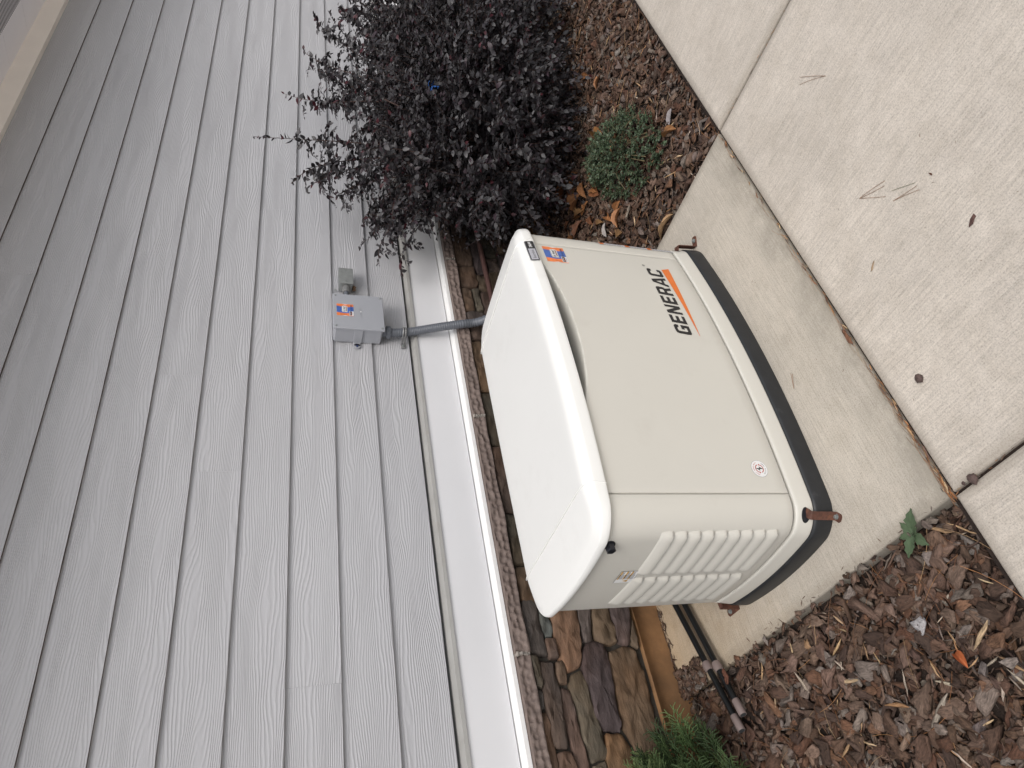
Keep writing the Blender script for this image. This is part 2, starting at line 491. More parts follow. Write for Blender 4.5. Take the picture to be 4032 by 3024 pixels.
# board butt joints per course (x positions)
joints = {0: [-0.9, 2.60, 6.1], 1: [-0.2, 3.22, 6.8], 2: [0.55, 4.15], 3: [-0.6, 3.05, 6.7], 4: [1.38, 5.00], 5: [-0.1, 1.856 + 0.0, 5.5],
          6: [-1.0, 2.60, 6.2], 7: [-0.3, 3.19, 6.9], 8: [0.9, 4.4], 9: [2.38, 5.9], 10: [2.95, 6.4], 11: [1.2, 4.9]}
for k in range(0, 12):
    z = Z0 + k * EX
    xs = [WX0] + joints.get(k, []) + [WX1]
    for a, b in zip(xs[:-1], xs[1:]):
        if b - a < 0.05: continue
        g0 = 0.0003
        mb = MB()
        zt = z + EX + 0.028
        j1, j2 = rng.uniform(-0.0004, 0.0004), rng.uniform(-0.0006, 0.0006)
        y0 = YW + j1; yt = YW + 0.0145
        secs = [(y0 + 0.0135, z), (y0 + 0.0006, z), (y0, z + 0.0008), (yt, zt), (yt + 0.007, zt)]
        n = 2
        vs = []
        for x in (a + g0, b - g0):
            for (y, zz) in secs: vs.append((x, y, zz + (j2 if x > a + 0.01 else -j2) * (zz < z + 0.01)))
        fs = [(i, i + 5, i + 6, i + 1) for i in range(4)] + [(4, 9, 5, 0), (0, 1, 2, 3, 4), (9, 8, 7, 6, 5)]
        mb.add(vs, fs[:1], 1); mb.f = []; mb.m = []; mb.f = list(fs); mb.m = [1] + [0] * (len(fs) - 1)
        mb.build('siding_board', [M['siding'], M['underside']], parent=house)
w = MB(); w.box(WX0, WX1, 1.0835, 1.30, 0.0, 3.2)
w.build('wall', M['sheath'], parent=house)

def extrude_x(name, prof, x0, x1, mat, parent, **k):
    """closed (y,z) profile swept along x"""
    mb = MB(); n = len(prof)
    vs = [(x, y, z) for x in (x0, x1) for (y, z) in prof]
    fs = [(i, (i + 1) % n, n + (i + 1) % n, n + i) for i in range(n)]
    fs += [tuple(reversed(range(n))), tuple(range(n, 2 * n))]
    mb.add(vs, fs)
    return mb.build(name, mat, parent=parent, **k)
tj = [WX0, 0.45 - 1.4, 2.076, 5.0, WX1]
for a, b in zip(tj[:-1], tj[1:]):      # metal cap over the band
    extrude_x('flashing', [(1.0825, 0.866), (1.064, 0.864), (1.0385, 0.853), (1.0375, 0.8395), (1.0400, 0.8395), (1.0825, 0.845)], a + 0.0008, b - 0.0008, M['flashing'], house)
tj = [WX0, -0.7, 3.02, 6.6, WX1]
for a, b in zip(tj[:-1], tj[1:]):
    extrude_x('trim_board', [(1.0800, 0.8388), (1.0475, 0.8388), (1.0455, 0.8368), (1.0455, 0.676), (1.0480, 0.6735), (1.0800, 0.6735)], a + 0.0006, b - 0.0006, M['trim'], house)
tj = [WX0, -0.5, 2.506, 5.6, WX1]
for a, b in zip(tj[:-1], tj[1:]):
    extrude_x('drip_cap', [(1.0800, 0.6705), (1.0440, 0.6705), (1.0180, 0.6600), (1.0165, 0.6580), (1.0165, 0.6435), (1.0800, 0.6435)], a + 0.0008, b - 0.0008, M['dripcap'], house)

# rock-faced sill stones under the band
sx = [-1.1, -0.35, 0.577, 1.638, 2.227, 2.705, 3.5, 4.3, 5.2]
def sill_stone(x0, x1, seed):
    r = random.Random(seed)
    L = x1 - x0
    nx = int(L / 0.0065); nz = 12
    pts = []
    row_z = [0.013, 0.037]
    for rz in row_z:
        x = r.uniform(-0.02, 0.02)
        while x < L + 0.02:
            pts.append((x, rz + r.uniform(-0.006, 0.006), r.uniform(0.012, 0.018)))
            x += r.uniform(0.020, 0.040)
    P = np.array(pts)
    zt, zb = 0.6425, 0.588
    vs = []; fs = []
    yf = 0.990
    xs = np.linspace(x0, x1, nx + 1)
    prof = [('back', 1.062, zt + 0.0005), ('edge', yf + 0.006, zt - 0.003)]
    cols = nz + 4
    for i, x in enumerate(xs):
        vs.append((x, 1.062, zt)); 
        wob = 0.002 * sin(x * 37 + seed) + 0.0015 * sin(x * 91)
        vs.append((x, yf + 0.004 + wob, zt - 0.002))
        for j in range(nz + 1):
            v = j / nz
            zz = (zt - 0.004) * (1 - v) + zb * v
            h = v * (zt - zb)
            d = np.hypot((P[:, 0] - (x - x0)), (P[:, 1] - h) * 1.15)
            dd = d / P[:, 2]
            m = dd.min()
            dep = 0.0095 * (1 - min(m, 1.15) ** 2 / 1.32)      # scooped facets with ridges between
            endk = min((x - x0), (x1 - x)) / 0.012
            rnd = 0.006 * max(0, 1 - endk) ** 2
            edge = 0.004 * (abs(v - 0.5) * 2) ** 6
            y = yf + dep + rnd + edge + wob * (1 - v) + 0.004 * sin(x * 11 + seed) * v
            vs.append((x, y, zz + 0.002 * sin(x * 23 + seed * 2) * v))
        vs.append((x, 1.062, zb + 0.002))
    cpp = nz + 4
    for i in range(nx):
        for j in range(cpp - 1):
            a = i * cpp + j
            fs.append((a, a + 1, a + cpp + 1, a + cpp))
    fs.append(tuple(range(cpp - 1, -1, -1))[:cpp]); fs.append(tuple(nx * cpp + j for j in range(cpp)))
    mb = MB(); mb.add(vs, fs)
    o = mb.build('cap_stone', M['sill'], parent=house)
    set_smooth(o.data, 0.9)
for i, (a, b) in enumerate(zip(sx[:-1], sx[1:])):
    sill_stone(a + 0.005, b - 0.005, i + 3)
    mb = MB()       # squeezed out mortar at the joint
    r = random.Random(i)
    for q in range(9):
        z = 0.592 + q * 0.0055
        s = r.uniform(0.004, 0.0075)
        mb.tube([(b - s, 1.0 + r.uniform(-0.010, 0.0), z), (b + s, 1.0 + r.uniform(-0.010, 0.0), z + r.uniform(-.002, .002))], r.uniform(0.003, 0.0055), 6)
    mb.box(b - 0.0052, b + 0.0052, 1.0, 1.06, 0.59, 0.640)
    mb.build('mortar_joint', M['sillmortar'], parent=house)

# stone veneer
ven = MB(); ven.box(WX0, WX1, 1.028, 1.0825, 0.135, 0.643)
veneer = ven.build('stone_veneer', M['mortar'], parent=house)
STONES=[
 [(0.791,0.566),(0.789,0.542),(0.753,0.522),(0.630,0.523),(0.572,0.517),(0.568,0.523),(0.582,0.586),(0.634,0.583),(0.743,0.583)],
 [(0.753,0.522),(0.733,0.501),(0.725,0.489),(0.698,0.484),(0.651,0.480),(0.633,0.493),(0.635,0.512),(0.673,0.514),(0.708,0.517)],
 [(0.745,0.468),(0.748,0.378),(0.718,0.365),(0.621,0.381),(0.546,0.395),(0.520,0.407),(0.504,0.454),(0.536,0.459),(0.557,0.478),(0.602,0.476),(0.679,0.475)],
 [(0.753,0.359),(0.750,0.308),(0.649,0.327),(0.612,0.331),(0.604,0.355),(0.615,0.364),(0.667,0.364)],
 [(0.755,0.299),(0.752,0.235),(0.694,0.234),(0.656,0.231),(0.601,0.238),(0.590,0.259),(0.594,0.291),(0.619,0.315),(0.682,0.309)],
 [(0.757,0.228),(0.753,0.149),(0.671,0.160),(0.590,0.187),(0.583,0.195),(0.601,0.230),(0.664,0.223),(0.702,0.229)],
 [(0.679,0.154),(0.654,0.147),(0.570,0.156),(0.581,0.167),(0.597,0.179)],
 [(0.599,0.359),(0.610,0.329),(0.597,0.299),(0.576,0.288),(0.513,0.289),(0.405,0.298),(0.302,0.305),(0.292,0.315),(0.301,0.376),(0.331,0.387),(0.391,0.391),(0.485,0.396),(0.533,0.393),(0.570,0.383)],
 [(0.567,0.271),(0.583,0.212),(0.571,0.176),(0.513,0.160),(0.439,0.159),(0.393,0.160),(0.271,0.168),(0.190,0.183),(0.223,0.267),(0.265,0.274),(0.301,0.293),(0.343,0.287),(0.413,0.289),(0.488,0.285),(0.537,0.279)],
 [(0.630,0.513),(0.628,0.481),(0.557,0.483),(0.554,0.487),(0.558,0.512)],
 [(0.543,0.492),(0.550,0.472),(0.539,0.461),(0.469,0.467),(0.469,0.493),(0.505,0.496)],
 [(0.496,0.442),(0.508,0.407),(0.485,0.400),(0.451,0.398),(0.379,0.393),(0.318,0.384),(0.276,0.383),(0.227,0.378),(0.218,0.390),(0.206,0.438),(0.267,0.448),(0.358,0.449),(0.459,0.458)],
 [(0.459,0.492),(0.446,0.463),(0.393,0.462),(0.325,0.459),(0.260,0.457),(0.180,0.450),(0.185,0.492),(0.313,0.500),(0.372,0.503)],
 [(0.552,0.552),(0.549,0.511),(0.503,0.507),(0.436,0.502),(0.372,0.510),(0.289,0.509),(0.260,0.518),(0.267,0.546),(0.278,0.558),(0.364,0.557),(0.420,0.562),(0.476,0.556)],
 [(0.576,0.585),(0.570,0.565),(0.534,0.558),(0.466,0.562),(0.459,0.568),(0.467,0.581),(0.524,0.582)],
 [(0.381,0.585),(0.384,0.567),(0.356,0.560),(0.294,0.560),(0.192,0.561),(0.197,0.598),(0.314,0.591)],
 [(0.457,0.582),(0.451,0.566),(0.390,0.569),(0.386,0.586)],
 [(0.251,0.550),(0.251,0.509),(0.185,0.497),(0.192,0.557)],
 [(0.291,0.367),(0.289,0.312),(0.240,0.284),(0.163,0.298),(0.173,0.388),(0.259,0.372)],
 [(0.198,0.436),(0.211,0.392),(0.173,0.391),(0.178,0.434)],
]
STONE_COL = [(.058, .049, .044), (.075, .080, .074), (.150, .092, .060), (.092, .074, .066), (.120, .085, .056), (.088, .066, .062), (.10, .074, .052), (.060, .046, .046), (.112, .080, .054),
             (.088, .066, .056), (.115, .084, .062), (.086, .074, .056), (.086, .065, .058), (.066, .054, .048), (.062, .058, .048), (.085, .058, .042), (.066, .058, .052), (.084, .060, .048), (.155, .098, .056), (.098, .078, .056)]
def resample(poly, step):
    out = []
    n = len(poly)
    for i in range(n):
        a = poly[i]; b = poly[(i + 1) % n]
        L = math.hypot(b[0] - a[0], b[1] - a[1])
        k = max(1, int(L / step + 0.5))
        for j in range(k):
            t = j / k
            out.append((a[0] + (b[0] - a[0]) * t, a[1] + (b[1] - a[1]) * t))
    return out
def chaikin(poly):
    out = []
    n = len(poly)
    for i in range(n):
        a = poly[i]; b = poly[(i + 1) % n]
        out.append((a[0] * .88 + b[0] * .12, a[1] * .88 + b[1] * .12)); out.append((a[0] * .12 + b[0] * .88, a[1] * .12 + b[1] * .88))
    return out
def area(p):
    return 0.5 * sum(p[i][0] * p[(i + 1) % len(p)][1] - p[(i + 1) % len(p)][0] * p[i][1] for i in range(len(p)))
def stone(poly, col, seed):
    r = random.Random(seed)
    if area(poly) < 0: poly = poly[::-1]
    cx0 = sum(q[0] for q in poly) / len(poly); cz0 = sum(q[1] for q in poly) / len(poly)
    def grow_(q):
        dx, dz = q[0] - cx0, q[1] - cz0; L = math.hypot(dx, dz) + 1e-6
        return (q[0] + dx / L * .0016, q[1] + (0.0036 if dz > 0 else -0.0036) * min(1, abs(dz) / .01))
    p = resample(chaikin([grow_(q) for q in poly]), 0.020)
    p = [(x + r.uniform(-.0020, .0020), z + r.uniform(-.0020, .0020)) for x, z in p]
    cx = sum(q[0] for q in p) / len(p); cz = sum(q[1] for q in p) / len(p)
    ext = max(0.03, min(max(q[0] for q in p) - min(q[0] for q in p), max(q[1] for q in p) - min(q[1] for q in p)))
    base = r.uniform(0.998, 1.012)
    tilt = r.uniform(-0.10, 0.10); tx = r.uniform(-0.03, 0.03)
    ph = r.uniform(0, 6)
    rings = [(0.0, 0.034), (0.0, 0.012), (0.06, 0.0035), (0.20, 0.0), (0.45, -0.001), (0.72, -0.0015)]
    vs = []; fs = []
    n = len(p)
    for s, d in rings:
        for (x, z) in p:
            dx, dz = x - cx, z - cz
            # inset by a fixed distance where the shape is long
            X = cx + dx * (1 - s); Z = cz + dz * (1 - s)
            y = base + d + tilt * (Z - cz) + tx * (X - cx)
            y += 0.0034 * sin(X * 43 + Z * 110 + ph) + 0.0022 * sin(X * 97 - Z * 61 + ph * 2)
            if s > 0.1: y += r.uniform(-0.0012, 0.0012)
            vs.append((X, min(y, 1.045), Z))
    for k in range(len(rings) - 1):
        for i in range(n):
            j = (i + 1) % n
            fs.append((k * n + i, k * n + j, (k + 1) * n + j, (k + 1) * n + i))
    vs.append((cx, base - 0.002, cz)); c = len(vs) - 1; k = len(rings) - 1
    for i in range(n): fs.append((k * n + i, k * n + (i + 1) % n, c))
    mb = MB(); mb.add(vs, fs)
    o = mb.build('stone', M['stone'], parent=veneer)
    set_smooth(o.data, 0.7)
    o.color = tuple(c_ * 1.25 for c_ in col) + (1,)
def ashlar(x0, x1, seed):
    r = random.Random(seed)
    z = 0.142
    while z < 0.565:
        h = r.choice([0.045, 0.06, 0.075, 0.085, 0.1])
        if z + h > 0.55: h = 0.583 - z
        x = x0
        while x < x1 - 0.03:
            w = r.uniform(0.09, 0.30) * (1.3 if h > 0.08 else 1)
            if x + w > x1 - 0.06: w = x1 - x
            g1 = 0.005
            subs = [(z, z + h)]
            if h > 0.08 and r.random() < 0.35:
                m = z + h * r.uniform(0.4, 0.6); subs = [(z, m), (m, z + h)]
            for a, b in subs:
                if b - a < 0.02: continue
                A, B = a + g1, b - g1; X0, X1 = x + g1, x + w - g1
                q = min(0.16 * (B - A), 0.012)
                poly = [(X0 + q, A), ((X0 + X1) / 2, A + r.uniform(-.003, .005)), (X1 - q * r.uniform(.5, 1.6), A + r.uniform(0, .006)), (X1, A + q), (X1, B - q), (X1 - q, B), ((X0 + X1) / 2 + r.uniform(-.02, .02), B - r.uniform(-.002, .006)), (X0 + q * r.uniform(.6, 1.5), B - r.uniform(0, .006)), (X0, B - q), (X0 + r.uniform(0, .004), A + q)]
                col = r.choice(STONE_COL)
                stone(poly, tuple(c * k_ for c, k_ in zip(col, [r.uniform(.62, .85)] * 3)), r.random())
            x += w
        z += h
for i, (p, c) in enumerate(zip(STONES, STONE_COL)):
    stone(p, c, i + 1)
ashlar(-1.0, 0.165, 5)
ashlar(0.765, 4.6, 11)
# weep screed and stained foundation strip
extrude_x('weep_screed', [(1.075, 0.140), (1.030, 0.138), (1.012, 0.133), (1.012, 0.131), (1.075, 0.131)], WX0, WX1, M['found'], house)
extrude_x('foundation', [(1.0825, 0.133), (1.052, 0.133), (1.054, -0.1), (1.0825, -0.1)], WX0, WX1, M['found'], house)
# frieze, soffit, fascia and the edge of the roof
extrude_x('frieze_board', [(1.0825, 2.95), (1.038, 2.95), (1.038, 2.826), (1.0825, 2.826)], WX0, WX1, M['frieze'], house)
for i in range(24):
    x = WX0 + i * 0.4
    extrude_x('soffit_panel', [(1.04, 2.925), (0.45, 2.925), (0.45, 2.937), (1.04, 2.937)], x + 0.0015, x + 0.3985, M['soffit'], house)
mb = MB()
for i in range(150):
    x = 2.9 + i * 0.021
    mb.box(x, x + 0.006, 0.72, 0.84, 2.9235, 2.9245)
o = mb.build('vent_slots', M['dark'], parent=house); o['kind'] = 'stuff'
extrude_x('fascia', [(0.449, 2.90), (0.425, 2.90), (0.425, 3.08), (0.449, 3.08)], WX0, WX1, M['frieze'], house)
extrude_x('roof', [(0.38, 3.085), (0.38, 3.10), (2.3, 3.95), (2.3, 3.2), (1.3, 3.085)], WX0, WX1, M['dark'], house)
# ------------------------------------------------------------------ standby generator
GX, GY, GA, GB = 1.113, 0.2825, 0.601, 0.2825
BF, BS, BB = 0.045, 0.025, 0.018
def disp(x, y):
    dx, dy = x - GX, y - GY
    fx = max(0, 1 - (dx / GA) ** 2); fy = max(0, 1 - (dy / GB) ** 2)
    ay = (dy / GB); ax = dx / GA
    y += (-BF if dy < 0 else BB) * fx * abs(ay) ** 0.7
    x += (BS if dx > 0 else -BS) * fy * abs(ax) ** 0.7
    return x, y
def outline(R=0.075):
    pts = []
    def seg(a, b, n):
        for i in range(n):
            t = i / n
            pts.append((a[0] + (b[0] - a[0]) * t, a[1] + (b[1] - a[1]) * t))
    def arc(cx, cy, a0, a1, n):
        for i in range(n):
            t = a0 + (a1 - a0) * i / n
            pts.append((cx + R * cos(t), cy + R * sin(t)))
    x0, x1, y0, y1 = GX - GA, GX + GA, GY - GB, GY + GB
    seg((x0 + R, y0), (x1 - R, y0), 72)          # front, left to right
    arc(x1 - R, y0 + R, -pi / 2, 0, 14)
    seg((x1, y0 + R), (x1, y1 - R), 26)
    arc(x1 - R, y1 - R, 0, pi / 2, 10)
    seg((x1 - R, y1), (x0 + R, y1), 40)
    arc(x0 + R, y1 - R, pi / 2, pi, 14)
    seg((x0, y1 - R), (x0, y0 + R), 30)
    arc(x0 + R, y0 + R, pi, 1.5 * pi, 14)
    return [Vector((*disp(*p), 0)) for p in pts]
OUT = outline()
NO = len(OUT)
def nrm(i):
    t = OUT[(i + 1) % NO] - OUT[(i - 1) % NO]
    return Vector((t.y, -t.x, 0)).normalized()
NRM = [nrm(i) for i in range(NO)]
ARC = [0.0]
for i in range(NO): ARC.append(ARC[-1] + (OUT[(i + 1) % NO] - OUT[i]).length)
def PS(s):
    s = s % ARC[-1]
    import bisect
    i = min(bisect.bisect_right(ARC, s) - 1, NO - 1)
    t = (s - ARC[i]) / (ARC[i + 1] - ARC[i])
    p = OUT[i].lerp(OUT[(i + 1) % NO], t)
    n = NRM[i].lerp(NRM[(i + 1) % NO], t).normalized()
    return p, n
def front_s(x):
    for i in range(0, 72):
        a, b = OUT[i].x, OUT[i + 1].x
        if a <= x <= b: return ARC[i] + (ARC[i + 1] - ARC[i]) * (x - a) / (b - a)
def left_s(y):
    st = 72 + 14 + 26 + 10 + 40 + 14
    for i in range(st - 10, NO):
        a, b = OUT[i].y, OUT[(i + 1) % NO].y
        if b <= y <= a and OUT[i].x < GX - 0.3: return ARC[i] + (ARC[i + 1] - ARC[i]) * (a - y) / (a - b)
def fy(x, inset=0.0):
    p, n = PS(front_s(x)); return (p - n * inset).y

gen = empty('generator', label='beige standby generator cabinet with white lid standing on the concrete pad', cat='generator')

def ringstack(levels, cap_top=False, zfun=None):
    mb = MB(); vs = []; fs = []
    for ins, z in levels:
        for i in range(NO):
            p = OUT[i] - NRM[i] * ins
            zz = z if zfun is None else zfun(p.x, p.y, z)
            vs.append((p.x, p.y, zz))
    for k in range(len(levels) - 1):
        for i in range(NO):
            j = (i + 1) % NO
            fs.append((k * NO + i, k * NO + j, (k + 1) * NO + j, (k + 1) * NO + i))
    if cap_top:
        k = len(levels) - 1
        z = levels[-1][1]
        prev = k * NO
        ring0 = [Vector(vs[prev + i]) for i in range(NO)]
        for q, sc in enumerate((0.93, 0.86, 0.78, 0.68, 0.55, 0.4, 0.22)):
            b = len(vs)
            for i in range(NO):
                p = ring0[i]
                x = GX + (p.x - GX) * (1 - (1 - sc) * 0.75 if False else sc); y = GY + (p.y - GY) * sc
                vs.append((x, y, z if zfun is None else zfun(x, y, z)))
            for i in range(NO):
                j = (i + 1) % NO
                fs.append((prev + i, prev + j, b + j, b + i))
            prev = b
        fs.append(tuple(range(prev, prev + NO)))
    mb.add(vs, fs)
    return mb

o = ringstack([(0.02, 0.0), (0.0, 0.001), (-0.001, 0.006), (0.0, 0.030), (0.001, 0.052), (0.004, 0.0585), (0.009, 0.0605), (0.05, 0.0605)]).build('base', M['base'], parent=gen)
set_smooth(o.data, 0.8)
o = ringstack([(0.03, 0.0612), (0.0075, 0.0612), (0.0060, 0.0630), (0.0058, 0.066), (0.0085, 0.085), (0.0108, 0.103), (0.0122, 0.1125), (0.0145, 0.1145), (0.0220, 0.1140), (0.07, 0.1120)]).build('lower_skirt', M['cab'], parent=gen)
set_smooth(o.data, 0.8)
ringstack([(0.075, 0.10), (0.070, 0.700)]).build('inner_frame', M['core'], parent=gen)

INS = 0.0125
ZD0, ZD1 = 0.1232, 0.699
def scoop(x, z):
    """the door's top edge dips in the middle and rolls inward: returns (depth, z)"""
    c = (x - 1.19) / 0.335
    if abs(c) >= 1: return 0.0, z
    dz = 0.058 * (1 - c * c) ** 0.75
    zc = 0.697 - dz
    if z <= zc: return 0.0, z
    t = (z - zc) / max(ZD1 - zc, 1e-4)
    return (0.062 * (1 - c * c) ** 0.35 * t ** 0.95, zc + 0.16 * (z - zc) * (1 - 0.8 * t))
def panel(name, s0, s1, mat, inset=INS, z0=ZD0, z1=ZD1, ds=0.011, zs=None, f=None):
    if s1 < s0: s1 += ARC[-1]
    n = max(4, int((s1 - s0) / ds))
    b = 0.003
    ss = [s0, s0, s0 + b * 0.35, s0 + b] + [s0 + b + (s1 - s0 - 2 * b) * i / n for i in range(1, n)] + [s1 - b, s1 - b * 0.35, s1, s1]
    hs = [0.014, b, b * 0.35, 0] + [0] * (n - 1) + [0, b * 0.35, b, 0.014]
    zl = zs or [z0 + (z1 - z0) * i / 22 for i in range(1, 22)]
    zz = [z0, z0, z0 + b * 0.35, z0 + b] + zl + [z1]
    hz = [0.014, b, b * 0.35, 0] + [0] * len(zl) + [0]
    vs = []; fs = []
    for z, h2 in zip(zz, hz):
        for s, h1 in zip(ss, hs):
            p, nn = PS(s)
            h = max(h1, h2)
            e, z2 = f(p.x, z) if f else (0, z)
            p = p - nn * (inset + h + e)
            vs.append((p.x, p.y, z2))
    w = len(ss)
    for k in range(len(zz) - 1):
        for i in range(w - 1):
            a = k * w + i
            fs.append((a, a + 1, a + w + 1, a + w))
    mb = MB(); mb.add(vs, fs)
    o = mb.build(name, mat, parent=gen)
    set_smooth(o.data, 0.9)
    return o
sA, sB = front_s(0.607), front_s(1.6045)
zl = [ZD0 + (0.60 - ZD0) * i / 12 for i in range(1, 12)] + [0.60 + (ZD1 - 0.60) * i / 26 for i in range(0, 26)]
panel('front_door', sA + 0.0012, sB - 0.0012, M['cab'], zs=zl, f=scoop)
sBL = left_s(0.53)
panel('end_panel', sBL, sA - 0.0012, M['cab'], inset=0.0135)
panel('corner_post', sB + 0.0012, sB + 0.42, M['cab'], inset=0.0135)
panel('back_panel', sB + 0.4215, sBL - 0.0015, M['cab'], inset=0.0135)

# lid
ZL = 0.7425
def lidz(x, y, z):
    k = max(0, min(1, (z - 0.700) / (ZL - 0.700)))
    d = 0.011 * max(0, min(1, (y - 0.02) / 0.55)) * k
    e = 0.0
    if x < 0.640: e = 0.020 * ((0.640 - x) / 0.125) ** 1.3
    if x > 1.590: e = 0.020 * ((x - 1.590) / 0.125) ** 1.3
    b = 0
    if y > 0.50: b = 0.020 * ((y - 0.50) / 0.09) ** 1.8
    return z - d - (e + b) * k
lv = [(0.060, 0.7045), (0.030, 0.692), (0.006, 0.6885), (0.0005, 0.6875), (-0.0025, 0.6885), (-0.0032, 0.6905), (-0.0022, 0.700), (0.0004, 0.716), (0.0012, 0.7195), (0.0028, 0.7222), (0.0052, 0.7243), (0.0130, 0.7300), (0.0200, 0.7352), (0.0240, 0.7380), (0.0280, 0.7400), (0.0330, 0.7412), (0.0400, 0.7420), (0.050, ZL)]
o = ringstack(lv, True, lidz).build('lid', M['lid'], parent=gen)
set_smooth(o.data, True)
lid = o
for X0 in (0.628, 1.600):
    pf = [(ins, z) for ins, z in lv[3:]]
    path = []
    p, n = PS(front_s(X0))
    for ins, z in pf:
        q = p - n * ins
        dx = (0.012 if X0 < 1 else -0.012) * (z - 0.6875) / 0.055
        path.append(Vector((X0 + dx - (0.0 if X0 < 1 else 0), q.y, lidz(X0 + dx, q.y, z) + 0.0006)))
    y = path[-1].y
    x = path[-1].x
    for i in range(1, 30):
        yy = y + (0.545 - y) * i / 29
        xx = x + (0 if X0 < 1 else 0)
        path.append(Vector((xx, yy, lidz(xx, yy, ZL) + 0.0013)))
    mb = MB(); mb.tube(path, 0.0024, 8)
    o = mb.build('lid_crease', M['lid'], parent=gen); set_smooth(o.data, True)

# louvres pressed out of the left end panel
def louver(ya, yb, zt, h=0.0395, out=0.0100):
    n = 26; m = 9
    vs = []; fs = []
    for j in range(m + 1):
        v = j / m
        for i in range(n + 1):
            u = i / n
            y = yb + (ya - yb) * u            # from the back to the front
            sl = left_s(y)
            p, nn = PS(sl)
            e = min(u, 1 - u) * (abs(ya - yb)) / 0.022
            end = 1 - max(0, 1 - e) ** 2.4
            pr = (sin(min(1, v / 0.86) * pi / 2) ** 1.15) if v < 0.86 else max(0.0, cos((v - 0.86) / 0.14 * pi / 2)) ** 0.6
            hh = out * pr * end
            zz = zt - h * v + 0.001 * (1 - end)
            q = p - nn * (0.0135 - hh + (0.002 if hh < 0.0004 else 0))
            vs.append((q.x, q.y, zz))
    for j in range(m):
        for i in range(n):
            a = j * (n + 1) + i
            fs.append((a, a + 1, a + n + 2, a + n + 1))
    mb = MB(); mb.add(vs, fs)
    o = mb.build('louver', M['cab'], parent=gen); set_smooth(o.data, 0.9)
for r in range(9):
    zt = 0.5330 - r * 0.0408
    louver(0.040, 0.2475, zt)
    louver(0.2615, 0.455, zt - 0.002)

# ---- flat print helpers: polygons mapped on the cabinet skin
class Print:
    def __init__(s, fn): s.fn = fn; s.mb = MB(); s.mats = []
    def mi(s, m):
        if m not in s.mats: s.mats.append(m)
        return s.mats.index(m)
    def poly(s, pts, mat, h, holes=(), sub=None):
        loops = [[Vector((a, b, 0)) for a, b in pts]] + [[Vector((a, b, 0)) for a, b in hh] for hh in holes]
        flat = [v for l in loops for v in l]
        tr = tessellate_polygon(loops)
        vs = [s.fn(v.x, v.y, h) for v in flat]
        fs = []
        for t in tr:
            a, b, c = (flat[i] for i in t)
            if (b.x - a.x) * (c.y - a.y) - (b.y - a.y) * (c.x - a.x) < 0: t = (t[0], t[2], t[1])
            fs.append(tuple(t))
        s.mb.add(vs, fs, s.mi(mat))
    def grid(s, u0, u1, v0, v1, mat, h, n=12, m=2, corner=0, tv=None):
        vs = []; fs = []
        for j in range(m + 1):
            for i in range(n + 1):
                u = u0 + (u1 - u0) * i / n; v = v0 + (v1 - v0) * j / m
                if corner:
                    e = min(i, n - i)
                    if e == 0: v = (v0 + v1) / 2 + (v - (v0 + v1) / 2) * (1 - corner)
                vs.append(s.fn(u, v, h))
        for j in range(m):
            for i in range(n):
                a = j * (n + 1) + i
                fs.append((a, a + 1, a + n + 2, a + n + 1))
        s.mb.add(vs, fs, s.mi(mat))
    def text(s, txt, u, v, height, mat, h, width=None, bold=0.0, shear=0.0, fn=None):
        cu = bpy.data.curves.new('t', 'FONT')
        cu.body = txt; cu.size = 1.0; cu.offset = bold; cu.shear = shear; cu.resolution_u = 3
        to = bpy.data.objects.new('t', cu)
        C.objects.link(to)
        dg = bpy.context.evaluated_depsgraph_get()
        me = bpy.data.meshes.new_from_object(to.evaluated_get(dg))
        vv = [(p.co.x, p.co.y) for p in me.vertices]
        ff = [tuple(p.vertices) for p in me.polygons]
        bpy.data.objects.remove(to); bpy.data.curves.remove(cu); bpy.data.meshes.remove(me)
        if not vv: return
        x0 = min(a for a, b in vv); x1 = max(a for a, b in vv); y0 = min(b for a, b in vv); y1 = max(b for a, b in vv)
        sy = height / (y1 - y0); sx = (width / (x1 - x0)) if width else sy
        fn = fn or s.fn
        s.mb.add([fn(u + (a - x0) * sx, v + (b - y0) * sy, h) for a, b in vv], ff, s.mi(mat))
    def build(s, name, parent, **k):
        me = s.mb.mesh(name)
        for m in s.mats: me.materials.append(M[m])
        me.polygons.foreach_set('material_index', s.mb.m)
        return obj(name, me, None, parent, **k)
def on_front(inset):
    def f(u, v, h):
        p, n = PS(front_s(u)); q = p - n * (inset - h)
        return (q.x, q.y, v)
    return f
door = on_front(INS)
P = Print(door)
